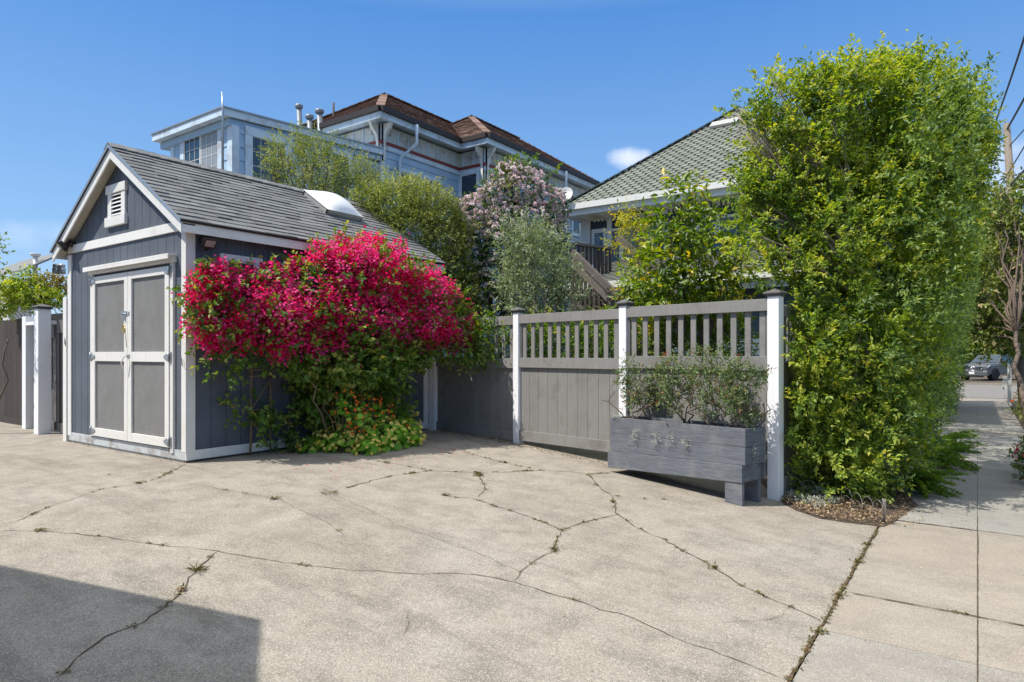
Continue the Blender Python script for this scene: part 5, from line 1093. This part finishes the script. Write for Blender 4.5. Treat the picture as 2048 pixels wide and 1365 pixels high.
bush('young_maple', 'feathery yellow-green small tree left of the large-leaved tree', 'tree', [(1260, 440, 18), (1285, 455, 16), (1240, 485, 12), (1275, 520, 16), (1262, 590, 14), (1275, 500, 14), (1460, 590, 18), (1470, 600, 16)], 10.6, 240, 10, .06, .018, 'maple', length=.24, up=-.1, r0=.02, base=Vector((-4.4, 9.9, -.15)), leafang=1.1)
bush('low_bush', 'green bush seen through the slats of the fence', 'bush', [(1300, 680, 50), (1380, 680, 55), (1450, 680, 50), (1200, 690, 50), (1120, 690, 50), (1070, 690, 40), (980, 690, 40), (930, 690, 40), (1330, 640, 40), (1420, 640, 40)], 10.6, 1500, 8, .08, .035, 'bougleaf', length=.25, fill=.3, r0=.02)
# --- shrubs in the planter
SHR = [('loose grey-green shrub at the left end of the planter', [(1262, 745, 17), (1245, 770, 10), (1275, 775, 20), (1290, 800, 22), (1310, 755, 16), (1262, 800, 15), (1318, 790, 14), (1253, 718, 7), (1240, 752, 8)], .10),
 ('upright grey-green shrub left of the middle of the planter', [(1350, 745, 24), (1345, 780, 24), (1370, 760, 22), (1335, 725, 12), (1375, 795, 20), (1360, 730, 16), (1340, 812, 16)], .55),
 ('tallest and densest grey-green shrub in the planter', [(1410, 735, 26), (1440, 740, 28), (1425, 775, 32), (1450, 790, 24), (1437, 705, 14), (1405, 760, 22), (1415, 810, 20), (1400, 715, 12)], .75),
 ('spreading grey-green shrub at the right end of the planter', [(1480, 770, 22), (1495, 745, 12), (1470, 800, 20), (1510, 760, 10), (1528, 750, 8), (1500, 835, 12), (1525, 832, 7), (1485, 825, 14), (1465, 740, 16)], .95)]
for lab, lst, s in SHR:
    b = A+PD*(PL*s)+PN*(-.18); b.z = .52; dd = b.x*-SN+b.y*CS; bl = blobs_px(lst, d=dd)
    t = plant('planter_shrub', lab, 'shrub', b, 'shrubs in the planter box'); foliage('foliage', t, bl, 42*len(bl), 8, .034, .014, LM['blueberry'], length=.09, up=.5, fill=.35, shell=.6, bump=.3)
    branches('branches', t, b, bl, M['bark'], .009, sub=4, stems=4, wob=.25)
t = plant('silver_trailer', 'silvery creeping plant trailing between the planks of the planter', 'plant', A+PD*.9+Vector((0, 0, .36)))
bl = []
for px, py, z in ((1287, 882, .375), (1335, 890, .375), (1363, 893, .375), (1395, 899, .375)):
    p = W(px, py, 7.9); s = (px-1224)/(1497-1224)*PL; q = A+PD*s+PN*.025; q.z = .372
    for j in range(5): bl.append((q+Vector((-.01*j, -.005, -.028*j+.02)), .030-.004*j, (1.3, .6, 1)))
for j in range(5): q = A+PD*(PL+.02)+PN*(-.14); q.z = .36-.05*j; bl.append((q, .035-.004*j, (.6, 1, 1)))
for j in range(4): q = A+PD*(.06+.05*j)+PN*(-.02); q.z = .58; bl.append((q, .03, (1, 1, .7)))
foliage('leaves', t, bl, 260, 5, .016, .0035, LM['silver'], length=.032, up=-.3)

# --- soil bed with litter and silver ground cover, wire edging
sil = plant('silver_groundcover', 'silvery grey low ground cover at the foot of the fence post', 'ground cover', G(1610, 1012)); o = foliage('leaves', sil, [(G(x, y, .03), r, (1, 1, .6)) for x, y, r in ((1585, 1000, .07), (1605, 1008, .08), (1630, 1015, .09), (1650, 1012, .08), (1615, 990, .08), (1640, 995, .1), (1665, 1010, .06))], 620, 6, .022, .006, LM['silver'], length=.04, up=.4)
def scatter(name, n, f, L, mat, kind='stuff'):
    P = np.array([f() for _ in range(n)]); d = R.normal(size=P.shape)*np.array([1, 1, .25]); V, Fc, T = leaf_arrays(P, d, np.tile([0, 0, 1.], (n, 1))+R.normal(size=P.shape)*.35, L*R.uniform(.5, 1.4, n), L*.5*R.uniform(.6, 1.3, n), R.random(n), .15, .1)
    return tag(npmesh(name, V, Fc, T, mat), kind=kind)
def inbed():
    while True:
        x, y = rnd.uniform(-2.0, -.62), rnd.uniform(7.0, 9.6)
        n_ = len(outl); ins = False
        for i_ in range(n_):
            (xa_, ya_), (xb_, yb_) = outl[i_], outl[i_-1]
            if (ya_ > y) != (yb_ > y) and x < (xb_-xa_)*(y-ya_)/(yb_-ya_)+xa_: ins = not ins
        if ins: return (x, y, g(x)+.02+rnd.random()*.03 if x < -.78 else -.31)
scatter('leaf_litter', 6500, inbed, .032, LM['litter'])
scatter('fence_litter', 900, lambda: (lambda x: (x, fl(x)-abs(rnd.gauss(0, .12))-.03, g(x)+.008+rnd.random()*.01))(rnd.uniform(-7.7, -3.8) if rnd.random() < .7 else rnd.uniform(-7.7, -6)), .028, LM['litter'])
scatter('shed_litter', 160, lambda: (rnd.uniform(-11.2, -8), YF-.03-abs(rnd.gauss(0, .04)), .008), .022, LM['litter'])
scatter('walk_litter', 420, lambda: (lambda x: (x, rnd.uniform(7.3, 11), -.312))(-.76+abs(rnd.gauss(0, .25))), .026, LM['litter'])
scatter('drive_specks', 120, lambda: (lambda x: (x, rnd.uniform(1.5, 7), g(x)+.006 if x < -.78 else -.312))(rnd.uniform(-8, .6)), .016, LM['litter'])
scatter('fallen_petals', 130, lambda: (rnd.uniform(-7.6, -5.6), rnd.uniform(4.6, 7.6), .006), .026, LM['bract'])
def edging(pts, lab, h=.20):
    t = thing('wire_edging', lab, 'garden edging', pts[0]); 
    for a, b in zip(pts, pts[1:]):
        m = []; d = b-a
        for i in range(13):
            s = i/12; e = math.sin(math.pi*s)**.5 if 0 < s < 1 else 0; m.append(a+d*s+Vector((0, 0, h*(.62+.38*e) if 0 < s < 1 else 0)))
        mb = MB(); mb.tube([a, a+Vector((0, 0, h*.62))]+m[1:-1]+[b+Vector((0, 0, h*.62)), b], .0026, 5)
        for f in (.0,): c = a.lerp(b, .5)+d*.0; mb.tube([c-d*.5, c-d*.48+Vector((0, 0, h*.38)), c-d*.2+Vector((0, 0, h*.55)), c+Vector((0, 0, h*.6)), c+d*.2+Vector((0, 0, h*.55)), c+d*.48+Vector((0, 0, h*.38))], .002, 4)
        mb.build('hoop', M['oldwire'], t)
E1 = [G(x, y, .02) for x, y in ((1574, 990), (1604, 998), (1634, 1004), (1662, 1010))]
E2 = [G(x, y, .02) for x, y in ((1683, 1012), (1704, 1024), (1724, 1034), (1746, 1041), (1766, 1049))]
edging(E1, 'thin hooped wire garden edging beside the fence post'); edging(E2, 'thin hooped wire garden edging at the outer corner of the soil bed')
mb = MB(); q = E2[-1]
for k in range(9): mb.tube([q+Vector((rnd.uniform(-.02, .02), rnd.uniform(-.02, .02), 0)), q+Vector((rnd.uniform(-.03, .03), rnd.uniform(-.02, .02), .13)), q+Vector((rnd.uniform(-.01, .03), rnd.uniform(-.02, .02), .23))], .003, 4)
tag(mb.build('wire_bundle', M['oldwire'], loc=q), 'bundle of old wire standing upright at the bed corner by the sidewalk', 'wire')

# --- foxtail ferns along the sidewalk
def foxtail(base, lab, n, Lr, seed):
    rr = random.Random(seed); t = plant('foxtail_fern', lab, 'fern', base, 'foxtail ferns along the sidewalk'); mb = MB(); PP = []; DD = []; TT = []
    for i in range(n):
        az = rr.uniform(-1.5, 1.9); L = rr.uniform(*Lr)*.86; out = Vector((math.cos(az*.75), math.sin(az*.9)-.2, 0)).normalized(); el = rr.uniform(.25, 1.1)
        pts = []
        for s in np.linspace(0, 1, 12): pts.append(Vector(base)+out*(L*s*math.cos(el*.6))+Vector((0, 0, L*(s*math.sin(el)-.45*s*s))))
        mb.tube(pts, .004, 4); tone = rr.uniform(.1, .8)
        for k in range(170):
            s = rr.random(); j = s*10.999; a = pts[int(j)].lerp(pts[int(j)+1], j-int(j)); dd = (pts[int(j)+1]-pts[int(j)]).normalized()
            u = Vector((rr.gauss(0, 1), rr.gauss(0, 1), rr.gauss(0, 1))); u = (u-dd*u.dot(dd)).normalized(); taper = (1-.75*s**3)*(.5+.5*min(1, s*5))
            PP.append(a); DD.append(u*taper+dd*.8); TT.append(tone+rr.uniform(-.2, .2))
    mb.build('stems', M['stem'], t); PP = np.array([tuple(q) for q in PP]); DD = np.array([tuple(q) for q in DD]); l = np.linalg.norm(DD, axis=1)*.048
    V, Fc, T = leaf_arrays(PP, DD, R.normal(size=PP.shape), l, l*.24, np.array(TT), .1, .1); npmesh('foliage', V, Fc, T, LM['fern'], t)
foxtail((-.72, 9.3, -.28), 'foxtail fern nearest the camera, arching over the sidewalk under the hedge', 34, (.55, .85), 1)
foxtail((-.66, 11.6, -.28), 'second foxtail fern with upright plumes farther along the hedge foot', 36, (.65, 1.0), 2)
foxtail((-.62, 13.4, -.28), 'farthest foxtail fern along the hedge foot', 30, (.6, .95), 3)
# --- planting strip on the right
bl = [(Vector((.60, 11.3, -.02)), .20, (1, 1, 1)), (Vector((.68, 10.7, -.10)), .24, (1, 1, 1)), (Vector((.8, 11.8, .05)), .25, (1, 1, 1)), (Vector((.85, 10.2, -.1)), .24, (1, 1, 1)), (Vector((1.0, 9.3, .0)), .22, (1, 1, 1)), (Vector((.93, 9.0, -.15)), .20, (1, 1, 1)), (Vector((1.1, 8.7, -.1)), .22, (1, 1, 1)), (Vector((1.02, 9.9, -.1)), .22, (1, 1, 1)), (Vector((1.15, 9.3, .2)), .2, (1, 1, 1))]
t = plant('pink_flower_bush', 'small bush with pink and red flowers at the right edge of the sidewalk', 'flowering bush', (.95, 10.4, -.32)); foliage('foliage', t, bl, 700, 7, .045, .028, LM['rose'], length=.1)
P, D, fr = crown(bl, 260, .1, fill=0); flowers('petals', t, P+D*.02, D+R.normal(size=P.shape)*.3, R.uniform(.02, .035, len(P)), LM['pinkred'])
bl = [(Vector((x, y, -.1)), .32, (1, 1, 1)) for x, y in ((1.15, 20.5), (1.35, 21.6), (1.1, 22.8), (1.3, 19.5), (1.55, 22.5))]
t = plant('poppy_patch', 'clump of orange poppies on grey-green foliage beside the utility pole', 'flowering plant', (1.2, 21, -.32)); foliage('foliage', t, bl, 500, 7, .07, .02, LM['shrub'], length=.18, up=.6)
P, D, fr = crown(bl, 160, .05, fill=0); P[:, 2] += .12; k = P[:, 2] > .05; P, D = P[k], D[k]; flowers('petals', t, P, D+np.array([0, -.5, .5]), R.uniform(.03, .05, len(P)), LM['orange'])
bl = [(Vector((x, y, -.15)), .25, (1, 1, 1)) for x, y in ((1.25, 16.2), (1.4, 15.2), (1.3, 17.3))]
t = plant('low_yellow_shrub', 'low yellow-green shrub in the dark soil strip right of the sidewalk', 'shrub', (1.3, 16, -.32)); foliage('foliage', t, bl, 260, 7, .07, .02, LM['maple'], length=.15, up=.6)

# --- street tree, utility pole, wires
pb = Vector((1.15, 24.5, -.32)); up2 = thing('utility_pole', 'tall weathered wooden utility pole behind the street tree', 'utility pole', pb)
tp = W(2013, 250, 24.3); mb = MB(); mb.tube([pb, pb.lerp(tp, .5), tp], [.16, .14, .11], 14); mb.build('pole', M['pole'], up2)
mb = MB(); c = pb.lerp(tp, .74); mb.beam(c+Vector((-.9, .16, 0)), c+Vector((.9, .16, 0)), .10, .12); mb.build('crossarm', M['pole'], up2)
mb = MB(); c = pb.lerp(tp, .70); mb.lathe(c+Vector((-.3, -.2, -.35)), [(.02, 0), (.14, .01), (.14, .5), (.1, .56), (.02, .6)], 14); mb.build('equipment_can', M['old_wood2'], up2)
def wire(a, b, sag, r, lab):
    mb = MB(); a, b = Vector(a), Vector(b); mb.tube([a.lerp(b, i/20)-Vector((0, 0, sag*4*(i/20)*(1-i/20))) for i in range(21)], r, 5); tag(mb.build('overhead_wire', M['black'], loc=tuple(a)), lab, 'wire', 'overhead wires on the utility pole')
wire(tp+Vector((0, 0, -.2)), (3.2, 6, 10.2), .3, .035, 'thick black wire from the pole top out of the frame at the right edge')
wire(tp+Vector((0, 0, -.9)), (3.8, 6, 8.6), .4, .02, 'thin black wire below the pole top, leaving right')
wire(pb.lerp(tp, .75), (3.1, 6, 6.9), .3, .045, 'thick low cable bundle running to the right edge')
wire(pb.lerp(tp, .73)+Vector((-.4, 0, 0)), (2.6, 6, 8.1), .3, .018, 'thin wire above the low cable bundle')
w0 = W(2060, 40, 12); w1 = W(1955, 330, 26); wire(w0, w1, .2, .022, 'single black wire crossing the open sky right of the hedge top')
mb = MB(); q = W(2019, 770, 21); mb.box((q.x-.05, q.y-.05, -.45), (q.x+.05, q.y+.05, 1.0)); mb.box((q.x-.17, q.y-.04, .2), (q.x-.055, q.y+.04, .62)); tag(mb.build('white_post', M['housewhite'], loc=(q.x, q.y, -.4)), 'white square post at the sidewalk edge in front of the truck', 'post')
bush('street_tree', 'street tree with brownish green large leaves and bare twisting branches at the right', 'tree', [(2025, 380, 22), (2000, 420, 20), (2040, 430, 26), (1985, 450, 18), (2015, 470, 30), (1985, 520, 28), (2030, 520, 30), (1990, 580, 32), (2040, 580, 28), (1975, 640, 30), (2020, 640, 34), (1985, 680, 26), (2030, 690, 26), (1960, 600, 20), (2060, 640, 30), (2065, 500, 30), (2060, 420, 28), (1962, 660, 18)], 19.5, 1050, 8, .16, .07, 'magnolia', length=.4, r0=.07, bark='bark', base=Vector((.98, 19.6, -.32)), fill=.3, stems=1)
for i, (x, y, r, d, lab) in enumerate(((1965, 470, 55, 60, 'light green tree far across the street behind the hedge'), (1950, 640, 50, 66, 'rounded green tree far across the street, low above the truck'), (2035, 600, 70, 72, 'large dark green tree far across the street behind the pole'))):
    bush('distant_tree', lab, 'tree', [(x, y, r), (x-r*.6, y+r*.3, r*.7), (x+r*.6, y+r*.2, r*.7), (x, y+r*.8, r*.8), (x+r*.5, y+r, r*.6), (x-r*.5, y+r, r*.6)], d, 900, 7, .45, .25, 'far', length=1.0, r0=.3, sq=(1, 1, 1), base=Vector(W(x, 708, d)[:2]+(-.4,)) if False else Vector((W(x, 708, d).x, W(x, 708, d).y, -.4)), fill=.3, group='trees across the street')
for i, (x, r) in enumerate(((1930, 26), (1985, 30), (2040, 30), (1900, 26))):
    bush('hedge_shrub', ('low shrub left of the truck across the street', 'low shrub right behind the truck across the street', 'low shrub at the right edge across the street', 'low shrub across the street hidden by the hedge edge')[i], 'shrub', [(x, 700, r), (x-20, 705, r*.8), (x+20, 706, r*.8)], 58, 260, 7, .4, .2, 'far', length=.6, r0=.1, base=Vector((W(x, 708, 58).x, W(x, 708, 58).y, -.4)), group='shrubs across the street')
# --- plants at the left
bush('left_bush', 'bright yellow-green leafy bush above the left gate', 'bush', [(10, 590, 22), (40, 590, 20), (70, 595, 18), (50, 568, 12), (35, 556, 7), (0, 605, 24), (90, 602, 16), (20, 608, 20), (60, 552, 5), (110, 602, 10)], 12.2, 520, 8, .06, .03, 'hedge', length=.16, up=.4, r0=.02, base=Vector((-14.5, 6.3, 0)), tshift=.15)
bush('red_leaf_bush', 'bush with red-tinged leaves right of the bright bush above the left gate', 'bush', [(95, 570, 14), (110, 580, 16), (120, 575, 12), (100, 595, 18), (85, 562, 8), (30, 568, 7)], 12.6, 190, 8, .06, .035, 'redleaf', length=.14, r0=.015, base=Vector((-14, 7.2, 0)))
bush('edge_tree', 'leafy branch entering the picture at the left edge', 'tree', [(-10, 478, 9), (-8, 500, 9), (-22, 530, 18), (-34, 570, 26)], 11, 110, 8, .06, .03, 'hedge', length=.14, r0=.02, base=Vector((W(-30, 700, 11).x, W(-30, 700, 11).y, 0)))

# ------------------------------------------------------------------ parked truck
def truck(cx, cy, z0, yaw):
    t = thing('pickup_truck', 'dark grey pickup truck parked across the street facing the sidewalk', 'truck', (0, 0, 0))
    body, trim, dark = M['car'], M['chrome'], M['black']
    # local: x forward, y left, origin centre on the ground
    mb = MB()
    def sect(x, yw, zb, zt, rz=.12): return [(x, -yw, zb), (x, -yw, zt-rz), (x, -yw*.93, zt), (x, yw*.93, zt), (x, yw, zt-rz), (x, yw, zb)]
    secs = [(2.62, .80, .55, .98), (2.50, .90, .48, 1.08), (2.2, .94, .45, 1.12), (1.3, .95, .45, 1.16), (1.0, .95, .42, 1.18), (-.9, .95, .42, 1.18), (-1.0, .95, .45, 1.18), (-2.6, .94, .5, 1.18)]
    vs = []; 
    for s in secs: vs += sect(*s)
    fs = [tuple(range(6)), tuple(range(len(vs)-1, len(vs)-7, -1))]
    for i in range(len(secs)-1):
        for k in range(6): fs.append((i*6+k, (i+1)*6+k, (i+1)*6+(k+1) % 6, i*6+(k+1) % 6))
    mb.add(vs, fs); b = mb.build('body', body, t, bev=.03)
    mb = MB(); prof = [(1.15, 1.17), (.35, 1.72), (-.75, 1.76), (-1.05, 1.18)]; q = [(x, .86 if z < 1.3 else .70, z) for x, z in prof]; q2 = [(x, -y, z) for x, y, z in q]
    mb.add(q+q2, [(0, 1, 2, 3), (7, 6, 5, 4), (0, 4, 5, 1), (1, 5, 6, 2), (2, 6, 7, 3)]); mb.build('cab', body, t, bev=.03)
    mb = MB(); a = [(1.10, .76, 1.22), (.42, .64, 1.67), (.42, -.64, 1.67), (1.10, -.76, 1.22)]; n = Vector((.55, 0, .8)).normalized()*.012; mb.prism([Vector(p)+n for p in a], n*.6); mb.build('windshield', M['glass'], t)
    for s in (1, -1):
        for nm, pts in (('side_window', [(.92, .845, 1.24), (.40, .725, 1.65), (-.12, .725, 1.66), (-.12, .845, 1.24)]), ('side_window', [(-.20, .845, 1.24), (-.20, .725, 1.66), (-.68, .73, 1.66), (-.88, .845, 1.24)])):
            mb = MB(); mb.prism([(x, s*(y+.012), z) for x, y, z in pts], (0, s*.008, 0)); mb.build(nm, M['glass'], t)
        mb = MB(); mb.box((.85, s*.93, 1.18), (1.0, s*1.13, 1.34)); mb.build('mirror', dark, t, bev=.02)
        mb = MB(); mb.prism([(2.50, s*.62, .90), (2.50, s*.90, .94), (2.30, s*.955, 1.06), (2.54, s*.62, 1.02)], (.09, 0, 0)); mb.build('headlight', M['lamp'], t)
        mb = MB(); mb.box((2.60, s*.62, .55), (2.66, s*.84, .68)); mb.build('fog_light', M['lamp'], t)
        for x in (1.72, -1.75):
            w = bpy.data.objects.new('wheel', None); C.objects.link(w); w.parent = t; w.location = (x, s*.84, .38)
            mb = MB(); mb.lathe((x, s*.72, .38), [(.24, 0), (.37, .01), (.385, .05), (.385, .19), (.37, .24), (.24, .245)], 28, axis=(0, s, 0)); mb.build('tyre', M['tyre'], w)
            mb = MB(); mb.lathe((x, s*.80, .38), [(.23, 0), (.235, .15), (.21, .16), (.20, .10), (.06, .11), (.05, .15)], 20, axis=(0, s, 0))
            for k in range(6): th = k*math.pi/3; mb.beam((x, s*.93, .38), (x+.21*math.cos(th), s*.93, .38+.21*math.sin(th)), .06, .03, up=(0, 1, 0))
            mb.build('rim', M['alu'], w)
            mb = MB(); pr = [(x+.50*math.cos(a_), s*.945, .38+.50*math.sin(a_)) for a_ in np.linspace(-.1, math.pi+.1, 13)]+[(x+.41*math.cos(a_), s*.945, .38+.41*math.sin(a_)) for a_ in np.linspace(math.pi+.1, -.1, 13)]
            mb.prism(pr, (0, s*.035, 0)); mb.prism([(x+.41*math.cos(a_), s*.90, .38+.41*math.sin(a_)) for a_ in np.linspace(0, 2*math.pi, 24, endpoint=False)], (0, s*.055, 0)); mb.build('wheel_arch', dark, t)
    mb = MB(); mb.prism([(2.56, -.55, .98), (2.56, -.62, .86), (2.56, -.50, .72), (2.56, .50, .72), (2.56, .62, .86), (2.56, .55, .98)], (.09, 0, 0)); gr = mb.build('grille', dark, t)
    mb = MB(); pts = [(2.66, -.55, .98), (2.66, -.62, .86), (2.66, -.50, .72), (2.66, .50, .72), (2.66, .62, .86), (2.66, .55, .98), (2.66, -.55, .98)]; mb.tube(pts, .022, 6)
    for z in (.82, .90): mb.tube([(2.66, -.56, z), (2.66, .56, z)], .012, 5)
    mb.build('grille_bars', M['chrome'], gr)
    mb = MB(); el = lambda rx, rz, cz=.86, cy=0: [(2.685, cy+rx*math.cos(a_), cz+rz*math.sin(a_)) for a_ in np.linspace(0, 2*math.pi, 17)]
    mb.tube(el(.12, .078), .012, 5); mb.tube(el(.036, .075), .009, 5); mb.tube(el(.085, .03, .90), .009, 5); mb.build('emblem', M['chrome'], gr)
    mb = MB(); mb.box((2.45, -.92, .36), (2.72, .92, .66)); mb.build('front_bumper', M['car'], t, bev=.04)
    mb = MB(); mb.box((2.50, -.6, .28), (2.70, .6, .40)); mb.build('skid_plate', dark, t)
    mb = MB(); mb.box((2.722, -.16, .47), (2.73, .16, .63)); mb.build('licence_plate', M['housewhite'], t)
    mb = MB(); mb.box((-2.75, -.9, .45), (-2.6, .9, .62)); mb.build('rear_bumper', dark, t)
    t.location = (cx, cy, z0); t.rotation_euler = (0, 0, yaw); return t
M['car'] = surf('dark_grey_car_paint', (.085, .092, .097), .35, var=.02, bump=0, tint=0, spec=.5, metal=0)
M['chrome'] = surf('chrome', (.55, .56, .58), .2, var=.02, bump=0, tint=0, metal=1)
M['lamp'] = surf('lamp_glass', (.55, .57, .6), .15, var=.02, bump=0, tint=0, spec=.8); M['tyre'] = surf('tyre', (.02, .02, .02), .85, bump=.2)
c = W(1985, 757, 44.5); truck(c.x, c.y, -.46, math.atan2(-c.y, -c.x)+math.radians(-24))
